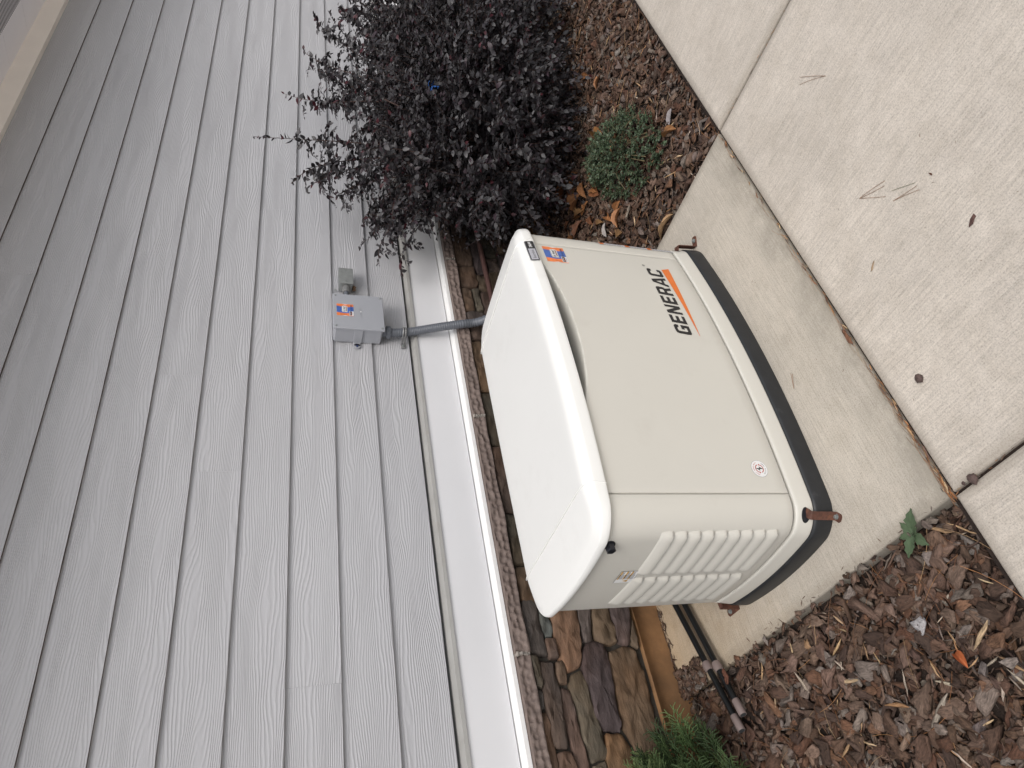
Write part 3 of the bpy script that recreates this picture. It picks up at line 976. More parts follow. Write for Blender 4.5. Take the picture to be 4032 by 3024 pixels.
# G E N E R A C
def rounded(pts): return pts
def letter(ch):
    t = 0.24
    w = 0.80
    if ch == 'E': return w * .88, [(0, 0), (w * .88, 0), (w * .88, .2), (t, .2), (t, .4), (w * .82, .4), (w * .82, .6), (t, .6), (t, .8), (w * .88, .8), (w * .88, 1), (0, 1)], []
    if ch == 'N': return w, [(0, 0), (.21, 0), (.21, .62), (w - .24, 0), (w, 0), (w, 1), (w - .21, 1), (w - .21, .38), (.24, 1), (0, 1)], []
    if ch == 'G': return w, [(.16, 0), (w, 0), (w, .54), (.42, .54), (.42, .36), (w - .23, .36), (w - .23, .19), (.30, .19), (.24, .25), (.24, .75), (.30, .81), (w - .24, .81), (w - .24, .70), (w, .70), (w, .86), (w - .05, .95), (w - .16, 1), (.16, 1), (.05, .95), (0, .84), (0, .16), (.05, .05)], []
    if ch == 'C': return w, [(.16, 0), (w - .16, 0), (w - .05, .05), (w, .14), (w, .30), (w - .24, .30), (w - .24, .19), (.30, .19), (.24, .25), (.24, .75), (.30, .81), (w - .24, .81), (w - .24, .70), (w, .70), (w, .86), (w - .05, .95), (w - .16, 1), (.16, 1), (.05, .95), (0, .84), (0, .16), (.05, .05)], []
    if ch == 'R': return w, [(0, 0), (.24, 0), (.24, .34), (.44, .34), (.56, 0), (w + .02, 0), (w - .12, .38), (w - .02, .46), (w, .56), (w, .84), (w - .05, .95), (w - .16, 1), (0, 1)], [[(.24, .53), (.24, .81), (.50, .81), (.56, .76), (.56, .58), (.50, .53)]]
    if ch == 'A': return w + .04, [(-.06, 0), (.18, 0), (.25, .20), (.62, .20), (.67, 0), (.92, 0), (.60, 1), (.30, 1)], [[(.31, .37), (.44, .76), (.57, .37)]]
word = 'GENERAC'
tot = sum(letter(c)[0] for c in word) + 0.17 * (len(word) - 1)
u0, u1 = 1.178, 1.527
ht = 0.0555
sc = (u1 - u0 - 0.012) / tot
u = u0
for ch in word:
    wd, out, holes = letter(ch)
    def mp(q):
        sh = 0.24 * q[1] * ht * 0.55
        return (u + q[0] * sc + sh, 0.2325 - (u - u0) * 0.020 + q[1] * ht)
    P.poly([mp(q) for q in out], 'ink', 0.0009, [[mp(q) for q in hh] for hh in holes])
    u += (wd + 0.17) * sc
n = 14
top = [(1.178 + (1.520 - 1.178) * i / n, 0.2065 + (0.2205 - 0.2065) * i / n) for i in range(n + 1)]
bot = [(1.178 + (1.530 - 1.178) * i / n, 0.2055 + (0.1885 - 0.2055) * i / n) for i in range(n + 1)]
for i in range(n):
    P.mb.add([door(*bot[i], 0.0009), door(*bot[i + 1], 0.0009), door(*top[i + 1], 0.0009), door(*top[i], 0.0009)], [(0, 1, 2, 3)], P.mi('orange'))
ring = lambda cx, cz, r, k, a0=0: [(cx + r * cos(a0 + 2 * pi * i / k), cz + r * sin(a0 + 2 * pi * i / k)) for i in range(k)]
P.poly(ring(1.537, 0.2855, 0.0052, 14), 'ink', 0.0009, [ring(1.537, 0.2855, 0.0040, 14)])
P.text('R', 1.5348, 0.2830, 0.0050, 'ink', 0.0009, bold=0.02)
P.build('brand_lettering', gen)

def service_sticker(fn, u0, v0, W, H, parent):
    P = Print(fn)
    U = lambda a: u0 + a * W
    V = lambda b: v0 + b * H
    h0, d = 0.0006, 0.00022
    rows = [(i / 10) for i in range(11)]
    notchl = {4: .018, 5: .035, 6: .018}; notchr = {4: .018, 5: .035, 6: .018}
    lf = [.27, .265, .255, .24, .225, .215, .22, .235, .25, .26, .27]; rt = [.80, .785, .77, .755, .745, .74, .75, .765, .785, .80, .815]
    def strip(fa, fb, mat, h):
        for i in range(10):
            vs = [fn(U(fa(i)), V(rows[i]), h), fn(U(fb(i)), V(rows[i]), h), fn(U(fb(i + 1)), V(rows[i + 1]), h), fn(U(fa(i + 1)), V(rows[i + 1]), h)]
            P.mb.add(vs, [(0, 1, 2, 3)], P.mi(mat))
    strip(lambda i: 0, lambda i: 1, 'white', h0)
    strip(lambda i: notchl.get(i, 0), lambda i: lf[i], 'sorange', h0 + d)
    strip(lambda i: lf[i], lambda i: rt[i], 'sblue', h0 + d)
    strip(lambda i: rt[i], lambda i: 1 - notchr.get(i, 0), 'sorange', h0 + d)
    sh = [(.30, .37), (.80, .36), (.845, .42), (.86, .55), (.835, .66), (.78, .695), (.42, .70), (.30, .67)]
    P.poly([(U(a), V(b)) for a, b in sh], 'white', h0 + 2 * d)
    cx, cy = .57, .53
    s2 = [(cx + (a - cx) * .94, cy + (b - cy) * .90) for a, b in sh]
    P.poly([(U(a), V(b)) for a, b in s2], 'ink', h0 + 3 * d)
    s3 = [(cx + (a - cx) * .90, cy + (b - cy) * .83) for a, b in sh]
    P.poly([(U(a), V(b)) for a, b in s3], 'white', h0 + 4 * d)
    P.text('DR. SPARKY', U(.335), V(.495), H * .12, 'ink', h0 + 5 * d, width=W * .47, bold=0.03)
    P.grid(U(.37), U(.79), V(.415), V(.465), 'brown', h0 + 5 * d, 4, 1)
    P.text('336-453-8888', U(.42), V(.10), H * .085, 'navy', h0 + 2 * d, width=W * .50, bold=0.02)
    P.grid(U(.035), U(.40), V(.005), V(.265), 'white', h0 + 2 * d, 3, 1)
    P.grid(U(.055), U(.385), V(.105), V(.245), 'ink', h0 + 3 * d, 3, 1)
    P.text('GENERAC', U(.08), V(.175), H * .045, 'white', h0 + 4 * d, width=W * .27, bold=0.02)
    P.grid(U(.08), U(.36), V(.135), V(.150), 'red', h0 + 4 * d, 2, 1)
    P.grid(U(.09), U(.35), V(.045), V(.070), 'greytext', h0 + 3 * d, 2, 1)
    return P.build('service_sticker', parent)
service_sticker(door, 1.4975, 0.5790, 0.0885, 0.0770, gen)

# round sticker
P = Print(door)
cx, cz = 0.682, 0.1925
P.poly(ring(cx, cz, 0.0265, 36), 'greytext', 0.0005)
P.poly(ring(cx, cz, 0.0257, 36), 'white', 0.0007)
def arcband(r0, r1, a0, a1, mat, k=14):
    for i in range(k):
        t0 = radians(a0 + (a1 - a0) * i / k); t1 = radians(a0 + (a1 - a0) * (i + 1) / k)
        P.mb.add([door(cx + r0 * cos(t0), cz + r0 * sin(t0), .0009), door(cx + r1 * cos(t0), cz + r1 * sin(t0), .0009), door(cx + r1 * cos(t1), cz + r1 * sin(t1), .0009), door(cx + r0 * cos(t1), cz + r0 * sin(t1), .0009)], [(0, 1, 2, 3)], P.mi(mat))
arcband(0.0112, 0.0136, 20, 160, 'red'); arcband(0.0112, 0.0136, 200, 340, 'red')
for sgn in (1, -1):
    P.poly([(cx - sgn * 0.0155, cz + sgn * 0.0035), (cx - sgn * 0.0085, cz + sgn * 0.0035), (cx - sgn * 0.012, cz - sgn * 0.0015)], 'red', 0.0010)
P.poly([(cx + .002, cz + .0135), (cx - .0065, cz - .0010), (cx - .0005, cz - .0002), (cx - .002, cz - .0135), (cx + .0065, cz + .0010), (cx + .0005, cz + .0002)], 'ink', 0.0011)
def circ_text(txt, r, amid, span, mat, flip):
    k = len(txt)
    for i, c in enumerate(txt):
        if c == ' ': continue
        a = radians(amid + (span / 2 - span * (i + .5) / k) * (1 if not flip else -1))
        def fn(x, y, h, a=a):
            rr = r + (y if not flip else -y)
            ang = a - (x / r if not flip else -x / r)
            return door(cx + rr * cos(ang), cz + rr * sin(ang), h)
        P.text(c, -0.0011, -0.0015, 0.0030, mat, 0.0010, width=0.0022, bold=0.02, fn=fn)
circ_text('SMART SURGE READY', 0.0195, 90, 150, 'red', False)
circ_text('SECURE GRID', 0.0195, 270, 120, 'ink', True)
P.build('round_sticker', gen)

# badge on the lid
lidf = lambda u, v, h: (lambda pn: ((pn[0] - pn[1] * (0.0008 + (v - 0.6915) * 0.13 - h)).x, (pn[0] - pn[1] * (-0.003 + (v - 0.6915) * 0.165 - h)).y, v))(PS(front_s(u)))
P = Print(lidf)
u0, u1, v0, v1 = 1.472, 1.584, 0.6925, 0.7245
def rr(u0, u1, v0, v1, r, k=4):
    out = []
    for cx_, cz_, a in ((u1 - r, v0 + r, -90), (u1 - r, v1 - r, 0), (u0 + r, v1 - r, 90), (u0 + r, v0 + r, 180)):
        for i in range(k + 1):
            t = radians(a + 90 * i / k); out.append((cx_ + r * cos(t), cz_ + r * sin(t)))
    return out
P.poly(rr(u0, u1, v0, v1, 0.005), 'ink', 0.0022)
P.poly(rr(u0 + .0010, u1 - .0010, v0 + .0010, v1 - .0010, 0.004), 'silver', 0.0025)
P.poly(rr(u0 + .0018, u1 - .0018, v0 + .0018, v1 - .0018, 0.004), 'ink', 0.0028)
P.grid(u0 + .0045, u0 + .066, v0 + .0045, v1 - .0045, 'silver', 0.0032, 4, 1)
P.text('G u a r d i a n', u0 + .011, v0 + .0105, 0.0095, 'ink', 0.0036, width=0.047, bold=0.02)
P.text('24kW', u0 + .073, v0 + .011, 0.0105, 'white', 0.0036, width=0.032, bold=0.02)
P.build('model_badge', gen)

# caution label on the left end and danger label on the right corner
def leftf(u, v, h):
    p, n = PS(left_s(u)); q = p - n * (0.0135 - h); return (q.x, q.y, v)
P = Print(leftf)
a, b, c, d = 0.289, 0.2215, 0.5235, 0.580       # u from back to front
P.grid(a, b, c, d, 'ink', 0.0012, 6, 1)
P.grid(a - .0010, b + .0010, c + .0010, d - .0010, 'white', 0.0015, 6, 1)
P.poly([(a - .006, 0.541), (a - .019, 0.541), (a - .0125, 0.557)], 'yellow', 0.0018)
P.poly([(a - .0105, 0.5435), (a - .0145, 0.5435), (a - .0125, 0.5515)], 'ink', 0.0020)
for zc, nl in ((0.573, 3), (0.556, 3), (0.5405, 3)):
    P.grid(a - .0215, b + .0015, zc, zc + 0.0045, 'yellow', 0.0018, 3, 1)
    P.grid(a - .0300, b + .018, zc + .0012, zc + 0.0034, 'ink', 0.0020, 3, 1)
    for q in range(nl):
        P.grid(a - .0225, b + (.004 if q < nl - 1 else .020), zc - .0030 - q * .0036, zc - .0012 - q * .0036, 'greytext', 0.0018, 3, 1)
P.build('caution_label', gen)
sC = ARC[72] + 0.0150
def corner(u, v, h):
    p, n = PS(sC + u); q = p - n * (0.0135 - h); return (q.x, q.y, v)
P = Print(corner)
P.grid(0, 0.075, 0.118, 0.420, 'ink', 0.0008, 14, 1)
P.grid(0.0008, 0.0742, 0.1188, 0.4192, 'white', 0.0011, 14, 1)
for z in (0.398, 0.295, 0.205):
    P.grid(0.001, 0.074, z, z + .018, 'orange', 0.0014, 14, 1)
for i in range(42):
    z = 0.124 + i * 0.0066
    if any(zz - .004 < z < zz + .024 for zz in (0.398, 0.295, 0.205)): continue
    P.grid(0.004, 0.066 - 0.012 * ((i * 7) % 5 == 0), z, z + .0026, 'greytext', 0.0014, 10, 1)
P.build('danger_label', gen)

# hex plug high on the left end
p, n = PS(left_s(0.089))
mb = MB()
c0 = p - n * 0.014; c0.z = 0.6685
mb.tube([c0, c0 + n * 0.003], [0.0165, 0.0165], 20)
mb.tube([c0 + n * 0.003, c0 + n * 0.020, c0 + n * 0.022], [0.0138, 0.0138, 0.011], 6)
mb.build('lock_plug', M['black'], parent=gen)

# lifting holes and rusty hold-down brackets
def bracket(s, bolt, holed=True, dirn=None):
    p, n = PS(s)
    zc = 0.0865
    if holed:
        mb = MB()
        for k, (hw, hh, off, zz) in enumerate(((0.024, 0.0125, 0.0004, 0),)):
            vs = []; K = 28
            for i in range(K):
                a = 2 * pi * i / K
                q, m = PS(s - 0.004 + hw * cos(a))
                qq = q - m * (0.0088 - 0.0008 + 0.1 * (hh * sin(a)))
                vs.append((qq.x, qq.y, zc + hh * sin(a)))
            q, m = PS(s - 0.004); cc = q - m * 0.0080; vs.append((cc.x, cc.y, zc))
            mb.add(vs, [(i, (i + 1) % K, K) for i in range(K)])
        mb.build('lifting_hole', M['black'], parent=gen)
    # strap swept as a flat bar
    d = Vector((bolt[0], bolt[1], 0)) - Vector((p.x, p.y, 0)); dist = d.length
    d.normalize(); side = Vector((-d.y, d.x, 0))
    pth = [(-0.012, zc - 0.001), (0.0075, zc - 0.002), (0.0105, zc - 0.006), (0.0125, 0.052), (0.0150, 0.010), (0.0165, 0.0045), (0.0195, 0.0034), (dist + 0.013, 0.0034)]
    hw = 0.0125; th = 0.0030
    mb = MB(); vs = []; fs = []
    K = len(pth)
    for i, (r, z) in enumerate(pth):
        a = pth[max(i - 1, 0)]; b = pth[min(i + 1, K - 1)]
        tx, tz = b[0] - a[0], b[1] - a[1]; L = math.hypot(tx, tz)
        nx, nz = -tz / L, tx / L
        if nx * 1 + nz * 1 < 0: nx, nz = -nx, -nz
        for sg, off in ((-1, 0), (1, 0), (1, -1), (-1, -1)):
            w = hw
            q = Vector((p.x, p.y, 0)) + d * (r + nx * th * off) + side * (w * sg)
            vs.append((q.x, q.y, max(z + nz * th * off, 0.0006)))
    for i in range(K - 1):
        for c in range(4):
            e = (c + 1) % 4
            fs.append((i * 4 + c, i * 4 + e, i * 4 + 4 + e, i * 4 + 4 + c))
    fs += [(3, 2, 1, 0), tuple((K - 1) * 4 + c for c in range(4))]
    mb.add(vs, fs)
    # clipped end
    e = Vector((p.x, p.y, 0)) + d * (dist + 0.013)
    q0, q1, q2, q3 = e + side * hw, e + d * 0.005 + side * (hw - 0.006), e + d * 0.005 - side * (hw - 0.006), e - side * hw
    mb.add([(v.x, v.y, 0.0034) for v in (q0, q1, q2, q3)] + [(v.x, v.y, 0.0006) for v in (q0, q1, q2, q3)], [(3, 2, 1, 0), (0, 1, 5, 4), (1, 2, 6, 5), (2, 3, 7, 6)])
    br = mb.build('hold_down_bracket', M['rust'], parent=gen)
    mb = MB()
    c = Vector((p.x, p.y, 0)) + d * dist
    mb.tube([c + Vector((0, 0, 0.0036)), c + Vector((0, 0, 0.0050))], 0.0085, 16)
    mb.tube([c + Vector((0, 0, 0.0050)), c + Vector((0, 0, 0.0100)), c + Vector((0, 0, 0.0110))], [0.0060, 0.0060, 0.0045], 6)
    mb.build('bolt', M['zinc'], parent=br)
sFL = ARC[-1] - 0.045
bracket(sFL, (0.531, -0.003))
bracket(ARC[72] + 0.058, (1.7275, -0.004))
bracket(left_s(0.520) - 0.020, (0.524, 0.602), holed=False)
# ------------------------------------------------------------------ electrical boxes on the wall
jb = empty('junction_box', label='large square grey plastic junction box with orange and blue sticker on the siding', cat='junction box')
X0, X1, ZB, ZT, YF, YB = 2.0905, 2.3165, 1.006, 1.2405, 0.960, 1.061
mb = MB(); mb.bbox(X0 + .008, X1 - .008, YF + .012, YB, ZB + .008, ZT - .008, 0.006); mb.build('box_body', M['pvcside'], parent=jb)
mb = MB(); mb.bbox(X0, X1, YF, YF + .0115, ZB, ZT, 0.0025); cov = mb.build('cover', M['pvc'], parent=jb)
for sx_, sz_ in ((0, 0), (1, 0), (0, 1), (1, 1)):
    x = X0 + .013 + sx_ * (X1 - X0 - .026); z = ZB + .013 + sz_ * (ZT - ZB - .026)
    mb = MB(); mb.tube([(x, YF + .001, z), (x, YF - .0022, z), (x, YF - .0030, z)], [.0042, .0042, .003], 12); sc_ = mb.build('screw', M['zinc'], parent=cov)
    mb = MB(); mb.box(x - .003, x + .003, YF - .0034, YF - .0029, z - .0006, z + .0006); mb.build('slot', M['black'], parent=sc_) if False else None
for sgn, xe in ((-1, X0), (1, X1)):          # moulded fixing lugs on both sides
    mb = MB()
    xi = xe - sgn * .008
    mb.bbox(min(xi, xi + sgn * .006), max(xi, xi + sgn * .006), YF + .013, YB - .004, 1.103, 1.144, .002)
    xl = xi + sgn * .024
    mb.bbox(min(xi, xl), max(xi, xl), YB - .0055, YB - .0005, 1.108, 1.139, .0015)
    mb.tube([(xl, YB - .0005, 1.1235), (xl, YB - .0055, 1.1235)], .0150, 20)
    lug = mb.build('mounting_lug', M['pvcside'], parent=jb)
    mb = MB(); mb.tube([(xl + sgn * .002, YB - .0056, 1.1235), (xl + sgn * .002, YB - .0095, 1.1235)], .0058, 6)
    mb.build('screw', M['navy'], parent=lug)
flat = lambda u, v, h: (u, YF - h, v)
service_sticker(flat, 2.1700, 1.1465, 0.0770, 0.0765, jb)
P = Print(flat)
P.text('CANTEX', 2.168, 1.108, 0.0125, 'pvc', 0.0009, width=0.066, bold=0.015)
e = P.build('embossed_lettering', jb)
mb = MB(); mb.tube([(2.2035, YF + .001, 1.113), (2.2035, YF - .0013, 1.113)], .0032, 12)
mb.build('mould_mark', M['white'], parent=jb)

sb = empty('utility_box', label='small galvanised steel box with blank cover right of the large grey box', cat='junction box')
x0, x1, z0, z1, yf = 2.4385, 2.5505, 1.133, 1.2035, 1.000
mb = MB(); mb.bbox(x0 + .004, x1 - .004, yf + .0035, 1.061, z0 + .003, z1 - .003, .002); mb.build('box_body', M['galv'], parent=sb)
mb = MB(); mb.bbox(x0, x1, yf, yf + .003, z0, z1, .001); cv = mb.build('cover', M['galv'], parent=sb)
for x in (x0 + .016, x1 - .016):
    mb = MB(); mb.tube([(x, yf + .001, (z0 + z1) / 2), (x, yf - .0022, (z0 + z1) / 2)], .0032, 10); mb.build('screw', M['zinc'], parent=cv)
for (x, z) in ((x0 + .006, z1 + .010), (x0 + .045, z0 - .006)):
    mb = MB(); mb.tube([(x, 1.0615, z), (x, 1.054, z)], .0055, 8); mb.tube([(x, 1.056, z), (x + .004, 1.050, z + .002)], .0035, 6)
    mb.build('mounting_ear', M['galv'], parent=sb)
r = random.Random(4)
mb = MB()
for i in range(26):
    c = Vector((x0 + .022 + r.gauss(0, .008), 1.052 + r.uniform(-.008, .006), z0 - .008 + r.gauss(0, .005)))
    mb.tube([c, c + Vector((r.uniform(-.006, .006), r.uniform(-.003, .003), r.uniform(-.006, .006)))], r.uniform(.002, .0045), 6)
tagged = mb.build('mud_lump', M['dirt'], label='crumbly brown mud wasp lump under the small steel box', cat='insect nest')

nip = empty('conduit_nipple', label='short grey conduit nipple joining the two wall boxes', cat='conduit')
mb = MB(); mb.tube([(2.3095, 1.030, 1.166), (2.416, 1.030, 1.166)], .0125, 20); o = mb.build('pipe', M['conduit'], parent=nip); set_smooth(o.data)
mb = MB(); mb.tube([(2.402, 1.030, 1.166), (2.404, 1.030, 1.166), (2.412, 1.030, 1.166), (2.4405, 1.030, 1.166)], [.0165, .0195, .0205, .0205], 12); mb.build('fitting', M['clamp'], parent=nip)

# flexible conduit from the box down behind the generator
cd = empty('flexible_conduit', label='grey ribbed conduit curving down from the large junction box behind the generator', cat='conduit')
ctrl = [(2.139, 1.018, 0.985), (2.142, 1.018, 0.93), (2.150, 1.014, 0.875), (2.157, 1.003, 0.82), (2.161, 0.988, 0.765), (2.165, 0.970, 0.70), (2.170, 0.955, 0.63), (2.180, 0.942, 0.55), (2.15, 0.83, 0.43), (2.10, 0.79, 0.35), (2.0, 0.74, 0.27), (1.86, 0.66, 0.22)]
def spline(ctrl, n):
    P_ = [Vector(c) for c in ctrl]; P_ = [2 * P_[0] - P_[1]] + P_ + [2 * P_[-1] - P_[-2]]
    out = []
    for i in range(1, len(P_) - 2):
        for k in range(n):
            t = k / n
            a, b, c, d = P_[i - 1], P_[i], P_[i + 1], P_[i + 2]
            out.append(0.5 * ((2 * b) + (-a + c) * t + (2 * a - 5 * b + 4 * c - d) * t * t + (-a + 3 * b - 3 * c + d) * t ** 3))
    out.append(P_[-2]); return out
pp = spline(ctrl, 26)
rad = [0.0205 + (0.0010 if (i % 4 < 2) else -0.0008) for i in range(len(pp))]
mb = MB(); mb.tube(pp, rad, 20); o = mb.build('hose', M['conduit'], parent=cd); set_smooth(o.data, 0.9)
mb = MB()
mb.tube([(2.139, 1.018, 1.0125), (2.139, 1.018, 0.993)], .0225, 20)
mb.tube([(2.139, 1.018, 0.993), (2.139, 1.018, 0.991), (2.139, 1.018, 0.973), (2.139, 1.018, 0.971)], [.026, .0305, .0305, .027], 12)
mb.build('compression_fitting', M['conduit'], parent=cd)
st = MB()
for i in range(2):
    pts = []
    for k in range(13):
        a = pi * (1.02 - k / 12 * 1.05)
        pts.append((2.1385 + cos(a) * .0235, 1.0245 - max(0, sin(a)) * .032 - .006, 0.9075 - .0055 + i * .011))
    pts = [(2.092, 1.060, 0.9075 - .0055 + i * .011), (2.108, 1.057, 0.9075 - .0055 + i * .011)] + pts
    st.tube(pts, .0042, 8)
st.bbox(2.078, 2.104, 1.051, 1.061, 0.897, 0.918, .003)
cl = st.build('strap_clamp', M['clamp'], parent=cd)
mb = MB(); mb.tube([(2.089, 1.052, .9075), (2.089, 1.0465, .9075)], .0065, 6); mb.build('screw', M['zinc'], parent=cl)

gp = empty('gas_pipe', label='thin brown painted pipe running level along the dark stone wall behind the bush', cat='pipe')
mb = MB(); mb.tube([(1.95, .968, .442), (2.6, .97, .441), (3.1, .97, .441), (3.9, .97, .440)], .0135, 14); o = mb.build('pipe', M['gaspipe'], parent=gp); set_smooth(o.data)
mb = MB()
mb.tube([(3.02 + .0, .97 + .0155 * cos(a), .441 + .0155 * sin(a)) for a in [k * pi / 8 for k in range(17)]], .0022, 6)
mb.tube([(3.02, .97, .425), (3.02, .985, .395)], .0022, 6)
mb.build('pipe_hanger', M['zinc'], parent=gp)

# two black pipes lying from behind the generator to the bark
def black_pipe(a, b, r, collar, label):
    t = empty('black_pipe', label=label, cat='pipe', group='black pipes lying on the pad')
    a = Vector(a); b = Vector(b); d = (b - a).normalized()
    mb = MB(); mb.tube([a, b], r, 20); o = mb.build('pipe', M['blackpipe'], parent=t); set_smooth(o.data)
    mb = MB(); mb.tube([b - d * .002, b, b + d * .050, b + d * .052], [r * 1.12, r * 1.2, r * 1.2, r * 1.12], 22); o = mb.build('end_cap', M['cap'], parent=t); set_smooth(o.data)
    mb = MB(); mb.tube([b + d * .0521, b + d * .0526], r * .92, 20); mb.build('opening', M['core'], parent=o)
    c = Vector(collar)
    mb = MB()
    q = d
    prof = [(-.018, r * .9), (-.015, r * 1.35), (-.006, r * 1.5), (.006, r * 1.5), (.015, r * 1.35), (.018, r * .9)]
    mb.tube([c + d * u for u, _ in prof], [w for _, w in prof], 20)
    o = mb.build('collar', M['cap'], parent=t); set_smooth(o.data)
black_pipe((1.05, 0.995, .018), (0.232, 0.732, .040), .0108, (0.412, 0.790, .0352), 'black pipe with taupe end, the longer of the two and nearer the stone wall')
black_pipe((1.05, 0.935, .018), (0.270, 0.698, .038), .0108, (0.392, 0.7350, .0350), 'black pipe with taupe end, the shorter of the two and farther from the stone wall')
# ------------------------------------------------------------------ small parts merged with numpy
class Cloud:
    """many transformed copies of prototype meshes joined into one mesh with tint + loc attributes"""
    def __init__(s): s.V = []; s.F = []; s.T = []; s.L = []; s.n = 0
    def add(s, pv, pf, M3, loc, tint, lofs, tv=None):
        """pv (n,3) pf (m,3) prototype; M3 (k,3,3); loc (k,3); tint (k,3); lofs (k,3)"""
        k = len(loc); n = len(pv)
        V = np.einsum('kij,nj->kni', M3, pv) + loc[:, None, :]
        s.V.append(V.reshape(-1, 3))
        F = pf[None, :, :] + (np.arange(k) * n)[:, None, None] + s.n
        s.F.append(F.reshape(-1, pf.shape[1]))
        tt = np.repeat(tint[:, None, :], n, 1)
        if tv is not None: tt = tt * tv[None, :, None]
        s.T.append(tt.reshape(-1, 3))
        sc = np.linalg.norm(M3, axis=1)          # column lengths keep grain in metres
        Lc = pv[None, :, :] * sc[:, None, :] + lofs[:, None, :]
        s.L.append(Lc.reshape(-1, 3))
        s.n += k * n
    def mesh(s, name):
        V = np.concatenate(s.V).astype(np.float32); F = np.concatenate(s.F).astype(np.int32)
        T = np.concatenate(s.T).astype(np.float32); Lc = np.concatenate(s.L).astype(np.float32)
        me = bpy.data.meshes.new(name)
        me.vertices.add(len(V)); me.vertices.foreach_set('co', V.ravel())
        me.loops.add(F.size); me.loops.foreach_set('vertex_index', F.ravel())
        me.polygons.add(len(F)); me.polygons.foreach_set('loop_start', np.arange(len(F), dtype=np.int32) * F.shape[1])
        me.update(calc_edges=True)
        a = me.attributes.new('tint', 'FLOAT_COLOR', 'POINT')
        a.data.foreach_set('color', np.concatenate([T, np.ones((len(T), 1), np.float32)], 1).ravel())
        b = me.attributes.new('loc', 'FLOAT_VECTOR', 'POINT')
        b.data.foreach_set('vector', Lc.ravel())
        me.validate()
        return me
R = np.random.default_rng(11)
def rotm(yaw, pitch, roll):
    cy, sy, cp, sp, cr, sr = np.cos(yaw), np.sin(yaw), np.cos(pitch), np.sin(pitch), np.cos(roll), np.sin(roll)
    k = len(yaw); Z = np.zeros(k); O = np.ones(k)
    Rz = np.stack([np.stack([cy, -sy, Z], 1), np.stack([sy, cy, Z], 1), np.stack([Z, Z, O], 1)], 1)
    Ry = np.stack([np.stack([cp, Z, sp], 1), np.stack([Z, O, Z], 1), np.stack([-sp, Z, cp], 1)], 1)
    Rx = np.stack([np.stack([O, Z, Z], 1), np.stack([Z, cr, -sr], 1), np.stack([Z, sr, cr], 1)], 1)
    return Rz @ Ry @ Rx
def chip_proto(r, elong=1.0):
    """bark flake: irregular slab, unit length along x"""
    n = r.integers(7, 11)
    a = np.sort(r.uniform(0, 2 * np.pi, n) * 0.35 + np.linspace(0, 2 * np.pi, n, endpoint=False) * 1.0)
    rad = r.uniform(0.34, 0.54, n)
    x = np.cos(a) * rad; y = np.sin(a) * rad
    bend = r.uniform(-0.5, 0.9); tw = r.uniform(-0.35, 0.35)
    def zc(x, y): return bend * (y ** 2) * 0.8 + tw * x * y + 0.10 * np.sin(x * 7 + bend * 9)
    t = r.uniform(0.10, 0.22)
    j = r.uniform(-0.04, 0.04, n)
    top = np.stack([x * 0.90, y * 0.90, zc(x, y) + t / 2 + j], 1)
    mid = np.stack([x, y, zc(x, y) + j * .5], 1)
    bot = np.stack([x * 0.86, y * 0.86, zc(x, y) - t / 2], 1)
    ix = r.uniform(-0.1, 0.1, (3,)); 
    k = max(3, n // 2)
    ia = np.linspace(0, 2 * np.pi, k, endpoint=False) + r.uniform(0, 1)
    inn = np.stack([np.cos(ia) * .22, np.sin(ia) * .22, zc(np.cos(ia) * .22, np.sin(ia) * .22) + t / 2 + r.uniform(-0.03, 0.07, k)], 1)
    c = np.array([[0, 0, t / 2 + r.uniform(-0.03, 0.05)]])
    V = np.concatenate([top, mid, bot, inn, c])
    F = []
    for i in range(n):
        q = (i + 1) % n
        F += [(i, n + i, n + q), (i, n + q, q), (n + i, 2 * n + i, 2 * n + q), (n + i, 2 * n + q, n + q)]
    b = 3 * n
    # bridge top ring -> inner ring
    for i in range(n):
        q = (i + 1) % n
        am = np.arctan2(top[i, 1] + top[q, 1], top[i, 0] + top[q, 0]) 
        kk = int(np.argmin(np.abs(np.angle(np.exp(1j * (ia - am))))))
        F.append((i, q, b + kk))
    nk = [int(np.argmin(np.abs(np.angle(np.exp(1j * (ia - np.arctan2(top[i, 1] + top[(i + 1) % n, 1], top[i, 0] + top[(i + 1) % n, 0]))))))) for i in range(n)]
    for i in range(n):
        p_, q_ = nk[i - 1], nk[i]
        if p_ != q_: F.append((i, b + q_, b + p_))
    for i in range(k): F.append((b + i, b + (i + 1) % k, b + k))
    for i in range(n): F.append((2 * n + (i + 1) % n, 2 * n + i, 2 * n)) if i > 0 and i < n - 1 else None
    V[:, 1] *= 0.62 / elong
    return V, np.array([f for f in F if f is not None])
def shard_proto(r):
    n = 5
    xs = np.linspace(-.5, .5, n); w = np.array([.25, .8, 1, .8, .15]) * 0.5 * r.uniform(.7, 1.2)
    off = r.uniform(-.1, .1, n); z = r.uniform(-.15, .15, n)
    V = []
    for i in range(n):
        for (sy, sz) in ((-1, -.4), (1, -.4), (.6, .6), (-.5, .6)):
            V.append((xs[i] + r.uniform(-.03, .03), off[i] * .3 + sy * w[i] * .16, z[i] * .25 + sz * w[i] * .12))
    F = []
    for i in range(n - 1):
        for c in range(4):
            d = (c + 1) % 4
            F += [(i * 4 + c, i * 4 + d, i * 4 + 4 + d), (i * 4 + c, i * 4 + 4 + d, i * 4 + 4 + c)]
    return np.array(V), np.array(F)
CHIPS = [chip_proto(R) for _ in range(46)]
SHARDS = [shard_proto(R) for _ in range(16)]
BARK = np.array([(.098, .057, .039), (.126, .076, .053), (.152, .098, .072), (.175, .138, .115), (.108, .054, .034), (.168, .114, .085), (.058, .036, .027), (.20, .166, .145), (.150, .080, .048), (.084, .053, .040)]) * 0.97
